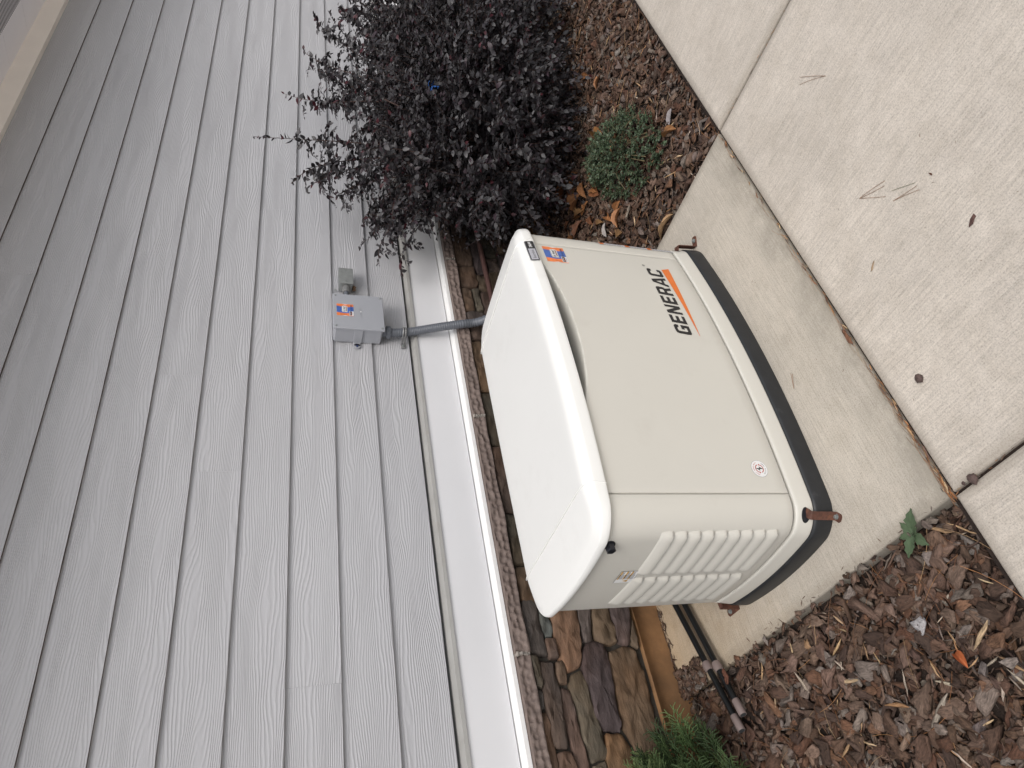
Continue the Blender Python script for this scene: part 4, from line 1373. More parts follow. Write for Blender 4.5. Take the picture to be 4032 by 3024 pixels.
BW = np.array([.16, .16, .15, .11, .11, .12, .07, .05, .07, .08]); BW = BW / BW.sum()
PALE = np.array([(.42, .27, .15), (.50, .36, .22), (.36, .20, .10), (.46, .38, .30)])
def scatter(cloud, protos, k, area_fn, zfn, smin, smax, flat, pal, pw=None, lift=(0, .01), skew=2.0, yaw=None, var=.25):
    grp = R.integers(0, len(protos), k)
    x, y = area_fn(k); k = len(x); grp = grp[:k]
    s = smin + (smax - smin) * R.random(k) ** skew
    z = zfn(x, y) + lift[0] + (lift[1] - lift[0]) * R.random(k)
    yw = R.uniform(0, 2 * np.pi, k) if yaw is None else yaw(k)
    Rm = rotm(yw, R.normal(0, flat, k), R.normal(0, flat * 1.3, k))
    sc = np.stack([s * R.uniform(.85, 1.35, k), s * R.uniform(.7, 1.15, k), s * R.uniform(.8, 1.3, k)], 1)
    M3 = Rm * sc[:, None, :]
    ci = R.choice(len(pal), k, p=pw)
    tint = pal[ci] * R.uniform(1 - var, 1 + var, (k, 1)) * R.uniform(.97, 1.03, (k, 3))
    loc = np.stack([x, y, z], 1); lo = R.uniform(-20, 20, (k, 3))
    for g in range(len(protos)):
        m = grp == g
        if m.any(): cloud.add(protos[g][0], protos[g][1], M3[m], loc[m], tint[m], lo[m])
zl_np = np.vectorize(z_left); zr_np = np.vectorize(z_right)
def areaL(k, m=0.012):
    x = R.uniform(-1.05, XL - m, k * 2); y = R.uniform(YS + m, 1.045, k * 2)
    # nothing lies on the two black pipes
    d = np.minimum(np.abs(y - (0.732 + (x - .232) * .3215)), np.abs(y - (0.698 + (x - .270) * .304)))
    ok = ~((d < PIPE_CLEAR[0]) & (x > .14))
    return x[ok][:k], y[ok][:k]
PIPE_CLEAR = [0.0]
def areaR(k, m=0.012):
    return R.uniform(XR + m, 4.9, k), R.uniform(YS + m, 1.0, k)
cl = Cloud()
scatter(cl, CHIPS, 5200, lambda k: areaL(k, .016), zl_np, .014, .058, .28, BARK, BW, (.000, .014), 1.4)
PIPE_CLEAR[0] = .022
scatter(cl, CHIPS, 3000, lambda k: areaL(k, .030), zl_np, .026, .074, .26, BARK, BW, (.012, .024), 1.3)
scatter(cl, CHIPS, 420, lambda k: areaL(k, .045), zl_np, .055, .100, .20, BARK * 1.1, BW, (.022, .031), 1.3)
scatter(cl, SHARDS, 4600, lambda k: areaL(k, .014), zl_np, .015, .065, .30, BARK, BW, (.002, .027), 1.8)
# spill over the back corner of the pad, along the foundation
scatter(cl, CHIPS, 420, lambda k: (XL + R.random(k) ** 2 * .085, .86 + R.random(k) ** .7 * .185), lambda x, y: np.zeros_like(x), .014, .045, .3, BARK, BW, (.002, .012), 1.8)
scatter(cl, CHIPS, 60, lambda k: (XL - .018 + R.random(k) ** 2 * .020, R.uniform(-.30, .85, k)), lambda x, y: np.zeros_like(x), .014, .045, .3, BARK, BW, (-.012, .002), 1.8)
scatter(cl, SHARDS, 300, lambda k: (XL + R.random(k) * .9, 1.052 - R.random(k) ** 2.5 * .03), lambda x, y: np.zeros_like(x), .010, .04, .2, BARK * .8, BW, (.001, .006), 1.8, yaw=lambda k: R.normal(0, .5, k))
scatter(cl, SHARDS, 430, lambda k: areaL(k, .020), zl_np, .015, .055, .25, PALE, None, (.022, .033), 1.6)
o = obj('bark_mulch', cl.mesh('bark_mulch'), M['bark'], label='reddish brown bark mulch in the left planting bed beside the pad', cat='mulch', kind='stuff')
cl = Cloud()
scatter(cl, CHIPS, 9500, lambda k: areaR(k, .018), zr_np, .014, .055, .30, BARK * .95, BW, (.000, .016), 1.6)
scatter(cl, CHIPS, 5500, lambda k: areaR(k, .022), zr_np, .024, .070, .32, BARK * .95, BW, (.012, .027), 1.5)
scatter(cl, SHARDS, 7000, lambda k: areaR(k, .016), zr_np, .015, .065, .32, BARK, BW, (.002, .030), 1.8)
scatter(cl, SHARDS, 500, lambda k: areaR(k, .020), zr_np, .015, .060, .25, PALE, None, (.024, .034), 1.6)
o = obj('bark_mulch', cl.mesh('bark_mulch'), M['bark'], label='darker bark mulch under the purple bush right of the pad', cat='mulch', kind='stuff')

# larger bark pieces that read one by one
def single(name, proto, loc, size, yaw, tint, label, cat, group=None, tilt=(0.05, 0.1), mat='bark'):
    c = Cloud()
    M3 = rotm(np.array([yaw]), np.array([tilt[0]]), np.array([tilt[1]])) * np.array([size])[:, None, :]
    c.add(proto[0], proto[1], M3, np.array([[0, 0, 0.]]), np.array([tint]), R.uniform(-9, 9, (1, 3)))
    o = obj(name, c.mesh(name), M[mat], label=label, cat=cat, group=group)
    o.location = loc
    return o
r = random.Random(21)
for i in range(34):
    if i < 24: x, y = r.uniform(-.55, XL - .05), r.uniform(YS + .06, .62); z = z_left(x, y) + .033
    else: x, y = r.uniform(XR + .06, 2.9), r.uniform(YS + .06, .55); z = z_right(x, y) + .031
    s = r.uniform(.042, .078)
    ti = r.choice([1, 2, 3, 5, 7, 8])
    t = BARK[ti] * r.uniform(1.0, 1.3)
    word = {1: 'dark brown', 2: 'brown', 3: 'grey brown', 5: 'light brown', 7: 'pale grey', 8: 'reddish brown'}[ti]
    marks = ([((.375, -.19), 'the green weed'), ((.25, .72), 'the ends of the black pipes'), ((-.04, .70), 'the feathery evergreen'), ((.0, -.02), 'the pale wood piece'), ((.36, .1), 'the pad edge'), ((.05, -.32), 'the sidewalk edge'), ((.185, -.08), 'the grey curled flake'), ((.345, .5), 'the pad edge near the generator end'), ((-.45, .1), 'the bottom corner of the photo'), ((-.4, .5), 'the bottom edge of the photo')] if i < 24 else
             [((2.475, .115), 'the low green shrub'), ((1.97, .1), 'the long curled leaf on the pad edge'), ((2.0, -.28), 'the corner of the two slabs'), ((2.8, .5), 'the purple bush'), ((2.7, -.3), 'the far sidewalk edge'), ((2.2, .33), 'the broad beech leaf'), ((2.2, -.17), 'the curled orange leaf')])
    mk = min(marks, key=lambda q: math.hypot(q[0][0] - x, q[0][1] - y))[1]
    size_w = 'small' if s < .052 else ('medium' if s < .066 else 'large')
    single('bark_chip', CHIPS[r.randrange(len(CHIPS))], (x, y, z), (s, s * r.uniform(.75, 1.0), s * .8), r.uniform(0, 6.28), t,
           size_w + ' ' + word + ' bark chip close to ' + mk, 'bark chip', 'large bark chips in the ' + ('left bed' if i < 24 else 'right bed'), (r.uniform(-.2, .2), r.uniform(-.25, .25)))
single('bark_chip', CHIPS[3], (0.345, 0.690, .048), (.062, .05, .05), 2.9, (.13, .055, .035), 'red brown bark chip resting against the two black pipes', 'bark chip')
single('wood_piece', SHARDS[2], (0.009, -0.003, .004), (.125, .125, .07), 2.05, (.34, .29, .235), 'pale grey splintered piece of wood on the left mulch', 'wood piece')
single('grey_flake', CHIPS[6], (0.185, -0.08, .003), (.062, .07, .05), .7, (.40, .38, .38), 'pale grey curled bark flake in the left bed below the weed', 'bark chip')
single('wood_chip', CHIPS[9], (0.300, 0.315, .004), (.034, .045, .02), .2, (.33, .20, .11), 'square tan wood chip in the left bed near the pad edge', 'wood chip')
for q, (x, y, a, s) in enumerate([(0.345, -.255, .9, .07), (.11, -.21, 2.0, .085), (.06, .10, 1.2, .08), (.22, .40, .4, .075), (.02, .33, 1.9, .06), (.16, .22, 1.35, .085)]):
    single('wood_splinter', SHARDS[q], (x, y, z_left(x, y) + .034), (s, s * 1.0, s * .5), a, tuple(PALE[q % 4] * .95),
           ['pale splinter beside the green weed', 'long tan splinter between weed and sidewalk', 'pale splinter next to the grey wood piece', 'tan splinter halfway along the pad edge', 'short tan splinter low in the left bed', 'long pale splinter in the middle of the left bed'][q], 'splinter')

# pine straw in the beds
def needle_proto():
    n = 6; V = []; F = []
    for i in range(n):
        t = i / (n - 1); x = t - .5; yb = .09 * sin(t * pi) 
        for k in range(3):
            a = 2 * pi * k / 3
            V.append((x, yb + .0045 * cos(a), .0045 * sin(a)))
    for i in range(n - 1):
        for k in range(3):
            d = (k + 1) % 3
            F += [(i * 3 + k, i * 3 + d, i * 3 + 3 + d), (i * 3 + k, i * 3 + 3 + d, i * 3 + 3 + k)]
    return np.array(V), np.array(F)
NEED = [needle_proto()]
STRAW = np.array([(.42, .21, .09), (.34, .15, .06), (.46, .30, .16), (.25, .12, .06)])
cl = Cloud()
scatter(cl, NEED, 230, lambda k: areaL(k, .01), zl_np, .05, .15, .12, STRAW, None, (.026, .036), 1.2)
scatter(cl, NEED, 300, lambda k: areaR(k, .01), zr_np, .05, .15, .12, STRAW, None, (.028, .038), 1.2)
# the ones caught in the joints
def areaJ(k):
    t = R.random(k)
    return np.where(R.random(k) < .45, XL + .0 + .34 * t ** 1.5, XL + (XR - XL) * t), np.full(k, YS - .001) + R.normal(0, .003, k)
scatter(cl, NEED, 150, areaJ, lambda x, y: np.zeros_like(x), .02, .085, .05, STRAW, None, (-.004, .003), 1.2, yaw=lambda k: R.normal(0, .16, k))
scatter(cl, SHARDS, 120, areaJ, lambda x, y: np.zeros_like(x), .010, .038, .1, np.concatenate([STRAW, BARK[:4], PALE[:2]]), None, (-.006, .002), 1.5, yaw=lambda k: R.normal(0, .2, k))
def areaJ2(k):
    s = R.random(k) < .5
    return np.where(s, XL, XR) + R.normal(0, .002, k), YS - R.random(k) ** 1.3 * 1.1
scatter(cl, SHARDS, 60, areaJ2, lambda x, y: np.zeros_like(x), .008, .02, .1, np.concatenate([STRAW, BARK[:4]]), None, (-.008, -.001), 1.5, yaw=lambda k: R.normal(pi / 2, .2, k))
# crumbs along pad edges
def areaE(k):
    s = R.random(k)
    x = np.where(s < .5, XL - .004 + R.random(k) ** 2 * .03, np.where(s < .8, XR + .004 - R.random(k) ** 2 * .03, R.uniform(XR, 4.5, k)))
    y = np.where(s < .8, R.uniform(YS, 1.0, k), YS - .004 - R.random(k) ** 2 * .02 + .004)
    return x, y
scatter(cl, SHARDS, 110, areaE, lambda x, y: np.zeros_like(x), .006, .022, .2, BARK, BW, (.000, .003), 2)
# specks scattered over the slabs
scatter(cl, SHARDS, 190, lambda k: (R.uniform(-.3, 3.5, k), R.uniform(-1.5, YS, k)), lambda x, y: np.zeros_like(x), .003, .009, .1, BARK, BW, (.0015, .0025), 2)
scatter(cl, SHARDS, 60, lambda k: (R.uniform(XL, XR, k), R.uniform(YS, 0, k)), lambda x, y: np.zeros_like(x), .003, .009, .1, BARK, BW, (.0005, .0015), 2)
o = obj('pine_straw', cl.mesh('pine_straw'), M['straw'], label='scattered pine needles and crumbs on the beds and in the slab joints', cat='pine straw', kind='stuff')

# needles, stones and scraps lying singly on the sidewalk
def needle_bundle(loc, yaw, ln, n, spread, col, label):
    mb = MB()
    for i in range(n):
        a = yaw + (i - (n - 1) / 2) * spread
        p = [Vector((0, 0, .0012))]
        for k in range(1, 7):
            t = k / 6
            p.append(Vector((cos(a + .08 * t * (1 if i % 2 else -1)) * ln * t, sin(a + .08 * t) * ln * t, .0014 + .001 * sin(t * 3))))
        mb.tube(p, .0006, 5)
    o = mb.build('pine_needle', col, label=label, cat='pine needle')
    o.location = loc
    return o
sm = paint('needle_tan', (.27, .16, .10), .6, .1); sg = paint('needle_green', (.13, .15, .08), .6, .1)
needle_bundle((1.575, -.745, .001), -2.35 + 2.9, .11, 2, .16, sm, 'pair of brown pine needles on the sidewalk nearest the right edge joint')
needle_bundle((1.175, -.600, .001), -2.2, .085, 3, .28, sm, 'fan of three tan pine needles in the middle of the sidewalk')
needle_bundle((1.075, -.665, .001), -2.1, .075, 2, .06, sm, 'short tan pine needle pair below the three needle fan')
needle_bundle((1.055, -.735, .001), -1.75 + pi / 2 * 1.7, .065, 1, 0, sg, 'single greenish pine needle on the sidewalk')
needle_bundle((.925, -.085, .001), -.5, .05, 2, .1, sm, 'fine brown needles on the pad against the black generator base')
def rock(loc, s, seed, label, cat='stone', mat='rock'):
    r = random.Random(seed)
    mb = MB(); vs = []; fs = []
    nu, nv = 10, 6
    for j in range(nv + 1):
        ph = pi * j / nv
        for i in range(nu):
            th = 2 * pi * i / nu
            k = r.uniform(.72, 1.1)
            vs.append((s * .5 * sin(ph) * cos(th) * k, s * .42 * sin(ph) * sin(th) * k, s * .34 * cos(ph) * r.uniform(.85, 1.05)))
    for j in range(nv):
        for i in range(nu):
            q = (i + 1) % nu
            fs.append((j * nu + i, (j + 1) * nu + i, (j + 1) * nu + q, j * nu + q))
    mb.add(vs, fs)
    o = mb.build('small_stone', M[mat], label=label, cat=cat); o.location = loc
    return o
rock((.655, -.445, .008), .027, 3, 'brown lump of stone alone on the sidewalk slab')
rock((.386, -.412, .006), .030, 8, 'brown stone sitting in the slab joint by the left bed')
rock((.392, -.385, .003), .011, 9, 'small pebble beside the stone in the left slab joint')
single('bark_scrap', CHIPS[5], (.853, -.775, .004), (.038, .020, .012), -.95, (.11, .06, .05), 'narrow dark bark scrap near the bottom of the sidewalk', 'bark scrap')
single('bark_scrap', CHIPS[8], (1.035, -.775, .003), (.018, .010, .008), .2, (.12, .05, .03), 'tiny red brown bark scrap near the greenish needle', 'bark scrap')
single('tan_chip', CHIPS[11], (.99, -.515, .003), (.034, .014, .008), 2.1, (.40, .29, .19), 'small tan wood chip on the sidewalk', 'wood chip')
single('bark_strip', CHIPS[14], (.905, -.336, .004), (.075, .026, .018), .02, (.20, .095, .055), 'long reddish bark strip wedged in the joint between pad and sidewalk', 'bark strip')

# ------------------------------------------------------------------ leaves
def leaf_proto(w=.5, fold=.25, droop=.25, pts=5, tip=1.0, stalk=.06):
    """unit leaf along +x, folded on its midrib"""
    xs = np.linspace(0, 1, pts + 2)
    V = [(-stalk, 0, 0)]; F = []
    prof = [0] + [float(w * .5 * (sin(pi * min(1, x) ** .85)) ** .8) for x in xs[1:-1]] + [0]
    zc = lambda x: -droop * x * x
    idx = []
    for i, x in enumerate(xs):
        if i == 0 or i == len(xs) - 1:
            V.append((x, 0, zc(x))); idx.append((len(V) - 1,) * 3)
        else:
            V.append((x, 0, zc(x))); c = len(V) - 1
            V.append((x - .03, prof[i], zc(x) + fold * prof[i])); l = len(V) - 1
            V.append((x - .03, -prof[i], zc(x) + fold * prof[i])); idx.append((c, l, len(V) - 1))
    for a, b in zip(idx[:-1], idx[1:]):
        for s in (1, 2):
            q = [a[0], b[0], b[s], a[s]]
            if s == 2: q = q[::-1]
            q2 = [v for i, v in enumerate(q) if v not in q[:i]]
            if len(q2) == 4: F += [(q2[0], q2[1], q2[2]), (q2[0], q2[2], q2[3])]
            elif len(q2) == 3: F.append(tuple(q2))
    V = np.array(V)
    tv = np.ones(len(V)); 
    return V, np.array(F), tv
def frames(dirs, normals):
    """rotation matrices with x along dirs and z near normals"""
    x = dirs / np.linalg.norm(dirs, axis=1, keepdims=True)
    z = normals - (normals * x).sum(1, keepdims=True) * x
    z = z / np.maximum(np.linalg.norm(z, axis=1, keepdims=True), 1e-6)
    y = np.cross(z, x)
    return np.stack([x, y, z], 2)
LEAVES = [leaf_proto(.52, .22, .18), leaf_proto(.60, .12, .30), leaf_proto(.48, .35, .08), leaf_proto(.56, .05, .42)]
def grow(tw, cloud_leaf, stems, spacing, lsize, tints, tw_p, stem_r, up=.0, spread=1.0, leafprotos=LEAVES, jitter=.5, both=False, tipred=None):
    """tw: list of polylines (Vector lists). leaves alternate along each"""
    P0 = []; D = []; N = []; Sz = []; T = []
    for line in tw:
        acc = R.random() * spacing; side = 1
        L = 0; total = sum((line[i + 1] - line[i]).length for i in range(len(line) - 1))
        for i in range(len(line) - 1):
            a, b = line[i], line[i + 1]; seg = (b - a).length
            if seg < 1e-6: continue
            t = (b - a) / seg
            while acc < seg:
                p = a + t * acc
                f = (L + acc) / total
                up_ = Vector((R.normal(0, .25), R.normal(0, .25), 1)).normalized()
                sd = t.cross(up_)
                if sd.length < .05: sd = Vector((1, 0, 0))
                sd.normalize()
                for sgn in ((1, -1) if both else (side,)):
                    d = (t * .75 + sd * sgn * spread + Vector((R.normal(0, jitter * .45), R.normal(0, jitter * .45), R.normal(0, jitter * .45) + up))).normalized()
                    nn = (up_ + Vector((R.normal(0, jitter), R.normal(0, jitter), R.normal(0, jitter) * .5)))
                    P0.append(p); D.append(d); N.append(nn)
                    Sz.append(lsize * R.uniform(.6, 1.2) * (1 - .45 * max(0, f - .7) / .3))
                    if tipred is not None and f > .62 and R.random() < tipred: T.append(RED * R.uniform(.7, 1.3))
                    else: T.append(tints[R.choice(len(tints), p=tw_p)] * R.uniform(.7, 1.3))
                side = -side
                acc += spacing * R.uniform(.8, 1.25)
            acc -= seg; L += seg
        if stems is not None:
            k = len(line)
            stems.tube(line, [stem_r * (1 - .75 * i / (k - 1)) for i in range(k)], 4, caps=False)
    P0 = np.array([tuple(p) for p in P0]); D = np.array([tuple(p) for p in D]); N = np.array([tuple(p) for p in N]); Sz = np.array(Sz); T = np.array(T)
    Fm = frames(D, N)
    sc = np.stack([Sz, Sz * R.uniform(.85, 1.15, len(Sz)), Sz], 1)
    M3 = Fm * sc[:, None, :]
    g = R.integers(0, len(leafprotos), len(Sz))
    lo = R.uniform(-9, 9, (len(Sz), 3))
    for q in range(len(leafprotos)):
        m = g == q
        if m.any(): cloud_leaf.add(leafprotos[q][0], leafprotos[q][1], M3[m], P0[m], T[m], lo[m], leafprotos[q][2])
RED = np.array((.050, .009, .014))
PURP = np.array([(.024, .021, .024), (.034, .031, .034), (.052, .050, .053), (.016, .013, .016), (.032, .020, .026), (.085, .082, .086)])
PP = np.array([.26, .25, .16, .15, .10, .08])

bush = empty('purple_bush', label='large dark purple leaved shrub with arching shoots growing against the wall', cat='shrub')
def inside(x, y, z):
    return ((x - 3.42) / .98) ** 2 + ((y - .50) / .50) ** 2 + ((z - .56) / .60) ** 2
lines = []
r = random.Random(5)
stem_mb = MB()
trunks = []
for i in range(26):         # main limbs fan out from two crowns
    bx = r.choice([3.05, 3.55, 3.95]) + r.uniform(-.12, .12); by = .56 + r.uniform(-.10, .10)
    a = r.uniform(0, 2 * pi); sp = r.uniform(.15, .62)
    tip = Vector((bx + cos(a) * sp, min(.92, by + sin(a) * sp * .75), r.uniform(.55, 1.05)))
    b = Vector((bx, by, -.02))
    m = b.lerp(tip, .5) + Vector((0, 0, .12))
    pl = spline([b, b.lerp(m, .55) , m, tip], 4)
    trunks.append(pl)
    k = len(pl)
    stem_mb.tube(pl, [.011 * (1 - .65 * q / (k - 1)) for q in range(k)], 6, caps=False)
# outer twigs cover the ellipsoid shell
n_t = 0
while n_t < 4300:
    u = r.uniform(-1, 1); th = r.uniform(0, 2 * pi); s = math.sqrt(1 - u * u)
    d = Vector((s * cos(th), s * sin(th), u))
    k = r.uniform(.66, .98) if r.random() < .62 else r.uniform(.25, .70)
    p = Vector((3.48 + .97 * d.x * k, .50 + .50 * d.y * k, .50 + .50 * d.z * k)) if n_t % 4 else Vector((4.05 + .85 * d.x * k, .36 + .58 * d.y * k, .50 + .55 * d.z * k))
    if p.z < .03 or p.y > .96 or p.x > 4.9: continue
    if d.y > .70 and r.random() < .5: continue
    lump = .5 + .5 * sin(p.x * 9.1 + 2) * sin(p.z * 10.3 + p.y * 7 + 1)
    if lump < .16 and r.random() < .45: continue
    ln = r.uniform(.10, .24)
    dr = (d * .9 + Vector((r.gauss(0, .45), r.gauss(0, .35), r.gauss(.25, .45)))).normalized()
    droop = r.uniform(.2, 1.2)
    pl = [p]
    q = p.copy(); v = dr.copy()
    for j in range(4):
        v = (v + Vector((r.gauss(0, .10), r.gauss(0, .10), -.10 * droop))).normalized()
        q = q + v * ln / 4
        if q.y > .985: q.y = .985
        if q.z < .02: q.z = .02
        pl.append(q.copy())
    lines.append(pl); n_t += 1
# side shoots hanging to the left, above the sill and siding
def sideshoots(main, n, ln, dr, seedv):
    out = []
    for i in range(n):
        t = .25 + .7 * i / n; k = int(t * (len(main) - 1)); p = main[k]
        v = (dr + Vector((r.gauss(0, .3), r.gauss(0, .3), r.gauss(0, .25)))).normalized()
        q = p.copy(); pl = [q.copy()]
        for j in range(4):
            v = (v + Vector((0, 0, -.16))).normalized(); q = q + v * ln * r.uniform(.8, 1.2) / 4; q.y = min(q.y, .99); pl.append(q.copy())
        out.append(pl)
    return out
shoots = [
    [(3.05, .60, .45), (3.17, .66, .85), (3.215, .71, 1.20), (3.225, .74, 1.42), (3.205, .75, 1.635)],
    [(3.10, .60, .50), (3.12, .70, .95), (3.07, .74, 1.22), (2.97, .75, 1.37), (2.845, .75, 1.445)],
    [(3.05, .60, .50), (3.06, .70, .95), (3.01, .75, 1.20), (2.93, .77, 1.31), (2.835, .76, 1.375)],
    [(3.00, .60, .50), (2.99, .72, .90), (2.96, .78, 1.10), (2.88, .80, 1.21), (2.83, .79, 1.225)],
    [(2.95, .62, .50), (2.87, .72, .85), (2.77, .76, 1.02), (2.66, .76, 1.10), (2.575, .75, 1.105)],
    [(2.95, .62, .45), (2.86, .72, .78), (2.76, .76, .92), (2.66, .78, .98), (2.56, .77, .965)],
    [(2.95, .62, .45), (2.85, .74, .80), (2.78, .80, .95), (2.72, .82, 1.03), (2.70, .82, 1.07)],
    [(2.95, .60, .40), (2.83, .66, .66), (2.73, .68, .76), (2.65, .68, .77), (2.60, .68, .70)],
    [(3.30, .55, .60), (3.45, .62, 1.0), (3.55, .68, 1.22), (3.60, .72, 1.38), (3.66, .74, 1.50)],
    [(3.40, .55, .60), (3.60, .62, 1.0), (3.75, .66, 1.20), (3.90, .70, 1.30), (4.02, .72, 1.31)],
    [(3.50, .55, .60), (3.75, .62, 1.0), (3.98, .70, 1.22), (4.15, .74, 1.36), (4.25, .75, 1.40)],
    [(3.60, .55, .60), (3.95, .62, 1.0), (4.25, .66, 1.20), (4.50, .70, 1.30), (4.7, .72, 1.34)],
    [(3.35, .50, .60), (3.40, .55, 1.0), (3.42, .60, 1.2), (3.40, .62, 1.30), (3.34, .62, 1.37)],
    [(3.9, .50, .60), (4.15, .55, .95), (4.35, .58, 1.10), (4.5, .6, 1.17), (4.62, .6, 1.20)],
]
sl = []
for i, c in enumerate(shoots):
    pl = spline([Vector(q) for q in c], 6)
    k = len(pl)
    stem_mb.tube(pl, [.0042 * (1 - .8 * q / (k - 1)) for q in range(k)], 5, caps=False)
    sl.append(pl[k // 3:])
    lines += sideshoots(pl[k // 5:int(k * .85)], 12, .13, Vector((-.75, -.1, .15)), i)
    lines += sideshoots(pl[k // 5:int(k * .75)], 8, .12, Vector((.7, -.2, .3)), i)
for i in range(84):     # arching shoots above the dense body, each with short side shoots
    x = 2.70 + 2.2 * r.random() ** .95; p = Vector((x, r.uniform(.42, .92), r.uniform(.70, .92)))
    v = Vector((r.gauss(-.30, .28), r.gauss(.05, .18), 1)).normalized(); q = p.copy(); pl = [q.copy()]
    ln = r.uniform(.18, .46)
    for j in range(7):
        v = (v + Vector((-.075, 0, -.10 - .05 * j / 3))).normalized(); q = q + v * ln / 7; q.y = min(q.y, .97); pl.append(q.copy())
    sl.append(pl)
    stem_mb.tube(pl, [.0028 * (1 - .75 * t_ / 7) for t_ in range(8)], 4, caps=False)
    lines += sideshoots(pl, 5, .10, Vector((-.8, -.1, .1)), i)
for i in range(36):     # loose fringe on the wall side and on top
    x = r.uniform(2.75, 4.6); p = Vector((x, r.uniform(.6, .95), r.uniform(.75, 1.00)))
    v = Vector((r.gauss(-.2, .35), r.gauss(0, .2), 1)).normalized(); q = p.copy(); pl = [q.copy()]
    ln = r.uniform(.15, .34)
    for j in range(5):
        v = (v + Vector((-.05, 0, -.13))).normalized(); q = q + v * ln / 5; q.y = min(q.y, .98); pl.append(q.copy())
    lines.append(pl)
cb = Cloud(); tm = MB()
grow(lines, cb, tm, .0130, .0340, PURP, PP, .0013, jitter=.55, tipred=.045)
grow(sl, cb, None, .0150, .041, PURP, PP, .001, jitter=1.1, tipred=.30)
obj('foliage', cb.mesh('foliage'), M['leaf'], parent=bush)
stem_mb.build('branches', M['twig'], parent=bush)
tm.build('twigs', M['twig'], parent=bush)
# flagging tape caught in the bush
mb = MB()
base = Vector((3.10, .28, .815))
for i in range(5):
    a = r.uniform(0, 6.28); pl = []
    q = base + Vector((r.uniform(-.008, .008), r.uniform(-.008, .008), r.uniform(-.01, .01)))
    v = Vector((cos(a) * .5, -.6, sin(a) * .9)).normalized(); w = Vector((r.gauss(0, 1), r.gauss(0, 1), r.gauss(0, 1))).normalized()
    vs = []
    for j in range(6):
        sd = v.cross(w).normalized() * .0055
        vs += [q - sd, q + sd]
        v = (v + Vector((r.gauss(0, .5), r.gauss(0, .3), r.gauss(-.3, .5)))).normalized(); q = q + v * .011
    mb.add([tuple(p) for p in vs], [(2 * j, 2 * j + 1, 2 * j + 3, 2 * j + 2) for j in range(5)])
mb.build('ribbon', M['blue'], label='crumpled blue ribbon tied inside the dark purple bush', cat='ribbon')

# low green shrub
sh = empty('green_shrub', label='low spreading shrub with tiny grey green leaves on the bark right of the pad', cat='shrub')
r = random.Random(9)
lines = []
sm_ = MB()
cxs, cys = 2.475, .115
ax = Vector((.80, .60, 0)); ay = Vector((-.60, .80, 0))
while len(lines) < 560:
    a = r.uniform(0, 2 * pi); k = math.sqrt(r.random())
    u, v = cos(a) * k * .325, sin(a) * k * .175
    if sin(u * 31) * sin(v * 37) < -.72: continue
    edge = 1 - k ** 2.2
    p = Vector((cxs, cys, 0)) + ax * u + ay * v
    p.z = z_right(p.x, p.y) + .02 + edge * r.uniform(.02, .125)
    out = (ax * u + ay * v); out = out / max(.05, out.length)
    d = (out * (1.0 - edge * .6) * .8 + Vector((r.gauss(0, .5), r.gauss(0, .5), r.uniform(.1, .9)))).normalized()
    pl = [p]; q = p.copy()
    ln = r.uniform(.03, .065)
    for j in range(3):
        q = q + d * ln / 3; d = (d + Vector((r.gauss(0, .2), r.gauss(0, .2), r.gauss(0, .15)))).normalized(); pl.append(q.copy())
    lines.append(pl)
cg = Cloud()
GREEN = np.array([(.040, .066, .034), (.056, .088, .046), (.080, .115, .065), (.028, .045, .022), (.115, .150, .098)]); GP = np.array([.3, .28, .18, .16, .08])
GL = [leaf_proto(.50, .15, .1, 3), leaf_proto(.62, .25, .2, 3)]
grow(lines, cg, sm_, .0060, .0135, GREEN, GP, .0009, jitter=.6, leafprotos=GL, both=True)
obj('foliage', cg.mesh('foliage'), M['green'], parent=sh)
for i in range(14):
    a = r.uniform(0, 2 * pi); q = Vector((cxs, cys, .0)); pl = [q]
    for j in range(5):
        f = (j + 1) / 5
        pl.append(Vector((cxs, cys, 0)) + ax * cos(a) * .30 * f + ay * sin(a) * .18 * f + Vector((0, 0, .03 + .06 * sin(f * pi * .8))))
    sm_.tube(pl, .0020, 5, caps=False)
sm_.build('stems', paint('green_stem', (.13, .10, .05), .7, .2), parent=sh)

# feathery evergreen at the left, in front of the stone wall
ev = empty('feathery_evergreen', label='small feathery green arborvitae in front of the stone wall at the left bed', cat='shrub')
r = random.Random(31)
sv = Cloud()
def seg_proto():
    V = []; F = []
    for i, (x, w) in enumerate(((0, .075), (.5, .10), (.93, .085), (1.0, .03))):
        for k in range(4):
            a = 2 * pi * k / 4 + .4
            V.append((x, w * cos(a), w * .75 * sin(a)))
    for i in range(3):
        for k in range(4):
            d = (k + 1) % 4
            F += [(i * 4 + k, i * 4 + d, i * 4 + 4 + d), (i * 4 + k, i * 4 + 4 + d, i * 4 + 4 + k)]
    F += [(12, 13, 14), (12, 14, 15)]
    return np.array(V), np.array(F)
SEG = seg_proto()
P0 = []; D = []; N = []; Sz = []; T = []
EG = np.array([(.040, .070, .024), (.060, .095, .034), (.092, .125, .046), (.030, .050, .019)])
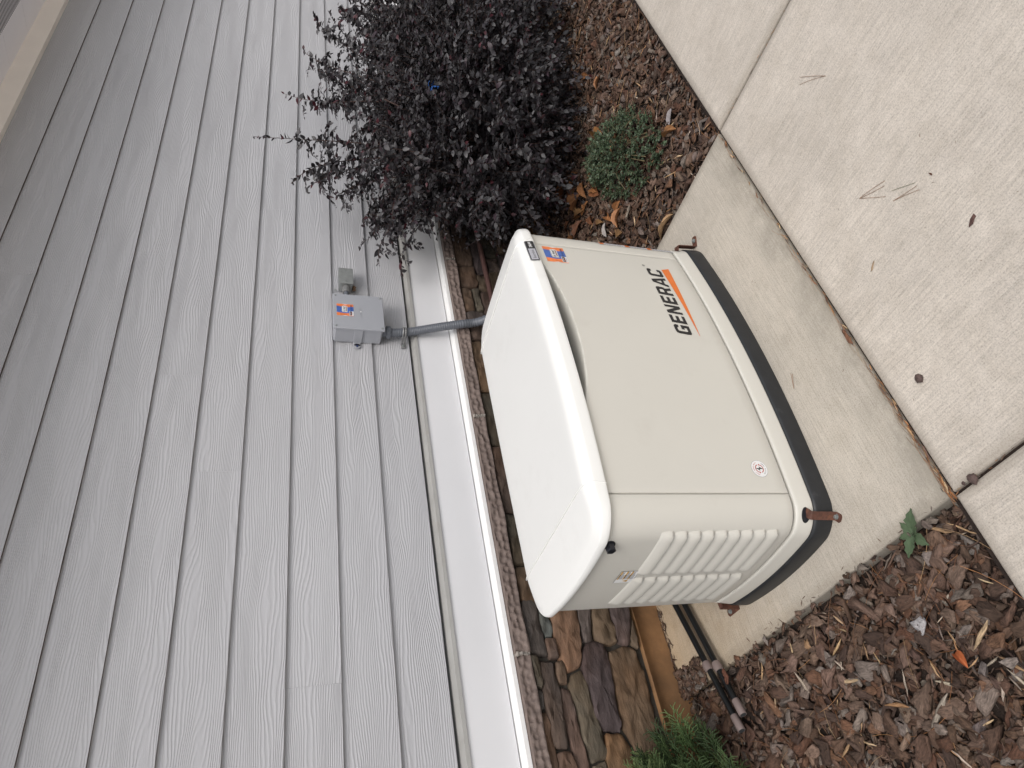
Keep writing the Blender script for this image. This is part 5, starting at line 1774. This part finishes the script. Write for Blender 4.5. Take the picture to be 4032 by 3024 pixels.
def spray(p, d, n, ln):
    """flat fan: axis with forked branchlets"""
    col = EG[r.choice([0, 0, 1, 1, 2, 3])] * r.uniform(.75, 1.2)
    def rec(p, d, ln, lvl, side0):
        nseg = 5 if lvl == 0 else (3 if lvl == 1 else 2)
        q = p.copy(); v = d.copy()
        sd = v.cross(n).normalized()
        side = side0
        for i in range(nseg):
            sl_ = ln / nseg
            P0.append(tuple(q)); D.append(tuple(v)); N.append(tuple(n)); Sz.append((sl_ * 1.15, (.0270 if lvl < 2 else .0250) * (1.0 - .15 * lvl) , .016)); 
            T.append(col * (1.0 + .30 * (lvl >= 1) * (i + 1) / nseg))
            q = q + v * sl_
            if lvl < 2 and i < nseg - 0:
                for sg in ((side, -side) if lvl == 0 else (side,)):
                    v2 = (v * .85 + sd * sg * .55 + n * r.gauss(0, .12)).normalized()
                    rec(q, v2, ln * (.52 - .045 * i) if lvl == 0 else ln * .55, lvl + 1, sg)
                side = -side
            v = (v + sd * r.gauss(0, .06) + Vector((0, 0, -.02))).normalized()
    rec(p, d, ln, 0, 1)
ec = Vector((-.045, .835, .0))
for i in range(300):
    a = r.uniform(0, 2 * pi); k = r.random() ** .6
    el = r.uniform(.15, 1.25)
    d = Vector((cos(a) * cos(el), sin(a) * cos(el) * .9, sin(el)))
    rad = Vector((.265, .170, .40))
    p = ec + Vector((d.x * rad.x * k, d.y * rad.y * k, .03 + d.z * rad.z * k))
    if p.y > .95: continue
    dd = (d + Vector((r.gauss(0, .28), r.gauss(0, .28), r.gauss(.1, .2)))).normalized()
    nn = dd.cross(Vector((r.gauss(0, 1), r.gauss(0, 1), r.gauss(0, .6)))).normalized()
    spray(p, dd, nn, r.uniform(.055, .095))
P0 = np.array(P0); D = np.array(D); N = np.array(N); Sz = np.array(Sz); T = np.array(T)
Fm = frames(D, N); M3 = Fm * Sz[:, None, :]
sv.add(SEG[0], SEG[1], M3, P0, T, R.uniform(-9, 9, (len(P0), 3)))
obj('foliage', sv.mesh('foliage'), M['juniper'], parent=ev)
mb = MB()
for i in range(16):
    a = r.uniform(0, 2 * pi); el = r.uniform(.3, 1.3)
    d = Vector((cos(a) * cos(el), sin(a) * cos(el), sin(el)))
    mb.tube([ec + Vector((0, 0, -.03)), ec + Vector((d.x * .08, d.y * .08, .02 + d.z * .10)), ec + Vector((d.x * .19, d.y * .19, .03 + d.z * .2))], [.004, .003, .0015], 5, caps=False)
mb.build('branches', M['twig'], parent=ev)

# weed at the pad corner
wd = empty('weed', label='small green weed rosette with toothed leaves at the corner of the pad', cat='weed')
wc = Vector((.372, -.192, -.005))
def weed_leaf(ang, ln, w, el, tint):
    xs = np.linspace(0, 1, 9)
    V = []; F = []
    n = len(xs)
    for i, x in enumerate(xs):
        pr = w * .5 * max(.06, (sin(pi * max(0, (x - .12) / .88) ** .8) if x > .12 else .06)) * (1 + .13 * (-1) ** i)
        zc = el * x * ln - .55 * ln * x * x * .6
        V += [(x * ln, 0, zc), (x * ln - .002, pr, zc + .18 * pr + .0012 * sin(i * 2.1)), (x * ln - .002, -pr, zc + .18 * pr - .0012 * sin(i * 1.7)), (x * ln, pr * .5, zc + .0022), (x * ln, -pr * .5, zc + .0022)]
    for i in range(n - 1):
        a = i * 5; b = a + 5
        for p_, q_ in ((2, 4), (4, 0), (0, 3), (3, 1)):
            F += [(a + p_, b + p_, b + q_), (a + p_, b + q_, a + q_)]
    c = Cloud()
    ca, sa = cos(ang), sin(ang)
    Mx = np.array([[[ca, -sa, 0], [sa, ca, 0], [0, 0, 1.]]])
    c.add(np.array(V), np.array(F), Mx, np.array([tuple(wc)]), np.array([tint]), np.zeros((1, 3)))
    o = obj('leaf', c.mesh('leaf'), M['weed'], parent=wd, smooth=True)
for ang, ln, w, el in ((-.72, .062, .034, .55), (-2.6, .056, .028, .5), (2.35, .062, .030, .45), (1.35, .045, .020, .4), (.35, .042, .022, .5), (-1.5, .030, .014, .8), (3.0, .028, .013, .9)):
    weed_leaf(ang, ln, w, el, (.075, .112, .060))

# fallen leaves, each one its own
def dead_leaf(loc, size, yaw, tilt, curl, tint, label, lobes=0, w=.62, group=None):
    n = 12; V = []; F = []
    rr = random.Random(int(loc[0] * 1000 + loc[1] * 777))
    cols = 7
    for i in range(n + 1):
        x = i / n
        hw = w * .5 * max(.03, sin(pi * x ** .9) ** .75)
        if lobes: hw *= 1 - .42 * (0.5 + .5 * cos(x * lobes * 2 * pi)) * (x < .93)
        else: hw *= 1 - .05 * (i % 2)
        for j in range(cols):
            t = (j / (cols - 1) - .5) * 2
            y = hw * t
            z = curl * (abs(t) ** 1.6) * hw * 1.6 - .5 * curl * (x - .5) ** 2 + .018 * sin(j * 2.4 + i * .9) + .012 * rr.uniform(-1, 1)
            V.append(((x - .5) * size, y * size, z * size))
    for i in range(n):
        for j in range(cols - 1):
            a = i * cols + j
            F += [(a, a + cols, a + cols + 1), (a, a + cols + 1, a + 1)]
    c = Cloud()
    M3 = rotm(np.array([yaw]), np.array([tilt[0]]), np.array([tilt[1]]))
    c.add(np.array(V), np.array(F), M3, np.zeros((1, 3)), np.array([tint]), R.uniform(-9, 9, (1, 3)))
    me = c.mesh('fallen_leaf')
    o = obj('fallen_leaf', me, M['dryleaf'], label=label, cat='leaf', group=group, smooth=True)
    zmin = min(v.co.z for v in me.vertices)
    o.location = (loc[0], loc[1], loc[2] - zmin * .5)
    return o
BR = [(.30, .135, .055), (.20, .080, .035), (.26, .15, .07), (.36, .17, .08), (.15, .065, .035)]
spec = [
    (2.262, .300, .085, 2.2, (0, .15), .45, BR[3], 'broad light orange brown beech leaf below the green shrub', 0, .80),
    (2.345, .365, .070, .3, (.1, .5), .9, BR[0], 'rust coloured curled leaf touching the bottom of the green shrub', 0, .45),
    (2.318, .278, .065, 1.4, (.1, -.5), .6, BR[0], 'narrow rust leaf lying beside the broad beech leaf', 0, .5),
    (2.185, .345, .080, 1.1, (.2, .2), .5, BR[2], 'ragged tan lobed leaf close to the generator corner', 3, .75),
    (2.205, .235, .080, 2.0, (.05, .1), .2, (.24, .20, .16), 'grey brown split strip leaf near the pad edge', 0, .32),
    (1.958, .105, .125, 1.62, (.0, .5), .8, (.42, .27, .15), 'long tan curled leaf standing along the right pad edge', 0, .26),
    (2.330, .420, .075, 2.7, (.0, .1), .3, (.34, .31, .29), 'pale grey wrinkled leaf left of the beech leaf', 0, .6),
    (2.420, .455, .070, .9, (.0, .3), .7, BR[2], 'folded tan leaf further back from the green shrub', 0, .42),
    (2.90, .640, .150, 2.0, (.1, .1), .35, BR[1], 'big dark rust leaf under the lower edge of the purple bush', 0, .75),
    (2.78, .560, .105, .5, (.1, .2), .5, (.30, .17, .06), 'golden oak leaf with deep lobes by the bush', 4, .62),
    (2.72, .470, .105, 2.9, (.0, -.3), .8, BR[0], 'long orange brown leaf between bush and green shrub', 0, .40),
    (2.86, .505, .090, 1.5, (.1, .3), .6, BR[3], 'orange leaf half hidden at the bush edge', 2, .6),
    (2.66, .580, .100, 1.0, (.1, .1), .7, BR[2], 'tan oak leaf lying nearer the stone wall', 4, .55),
    (2.600, .395, .085, .2, (.0, .2), .4, BR[1], 'dark rust leaf left end of the green shrub', 0, .7),
    (2.655, .245, .085, 2.4, (.1, .0), .5, BR[0], 'rust leaf behind the green shrub', 2, .65),
    (2.790, .200, .100, .8, (.1, .7), 1.2, (.36, .18, .07), 'rolled orange leaf right of the green shrub', 0, .35),
    (2.215, -.165, .095, .9, (.05, .5), .8, (.34, .17, .075), 'curled orange leaf between green shrub and sidewalk corner', 0, .36),
    (2.270, -.205, .065, 2.3, (.0, .1), .2, (.30, .27, .27), 'small grey leaf beside the curled orange leaf', 0, .7),
    (3.20, .12, .080, .7, (.0, .2), .5, BR[0], 'orange leaf among the far bark right of the bush', 0, .5),
    (3.02, .05, .070, 2.0, (.0, .2), .5, BR[3], 'light brown leaf on the far bark near the bush', 0, .6),
    (2.49, .120, .035, 1.0, (.3, .3), .5, BR[0], 'rust scrap of leaf caught on top of the green shrub', 0, .5),
    (2.42, .060, .028, 2.0, (.3, .3), .5, BR[3], 'tiny light leaf scrap on the green shrub', 0, .5),
    (.085, -.135, .045, .5, (.2, .8), 1.2, (.42, .13, .05), 'bright orange curled leaf scrap in the left bed', 0, .45),
]
for x, y, s, yaw, tilt, curl, tint, label, lob, w in spec:
    zz = (z_left(x, y) if x < XL else z_right(x, y)) + .034
    if 'on top of the green' in label or 'on the green' in label: zz += .085
    dead_leaf((x, y, zz), s * 1.05, yaw, tilt, curl, tint, label, lob, w)
for i in range(20):
    x = r.uniform(2.45, 3.5); y = r.uniform(.05, .95)
    dead_leaf((x, y, z_right(x, y) + .034), r.uniform(.06, .11), r.uniform(0, 6.28), (r.gauss(0, .15), r.gauss(0, .25)), r.uniform(.2, .9), tuple(np.array(r.choice(BR)) * r.uniform(.7, 1.05)),
              'brown fallen leaf in the litter under the purple bush', r.choice([0, 0, 3, 4]), r.uniform(.4, .75), 'fallen leaves under the purple bush')
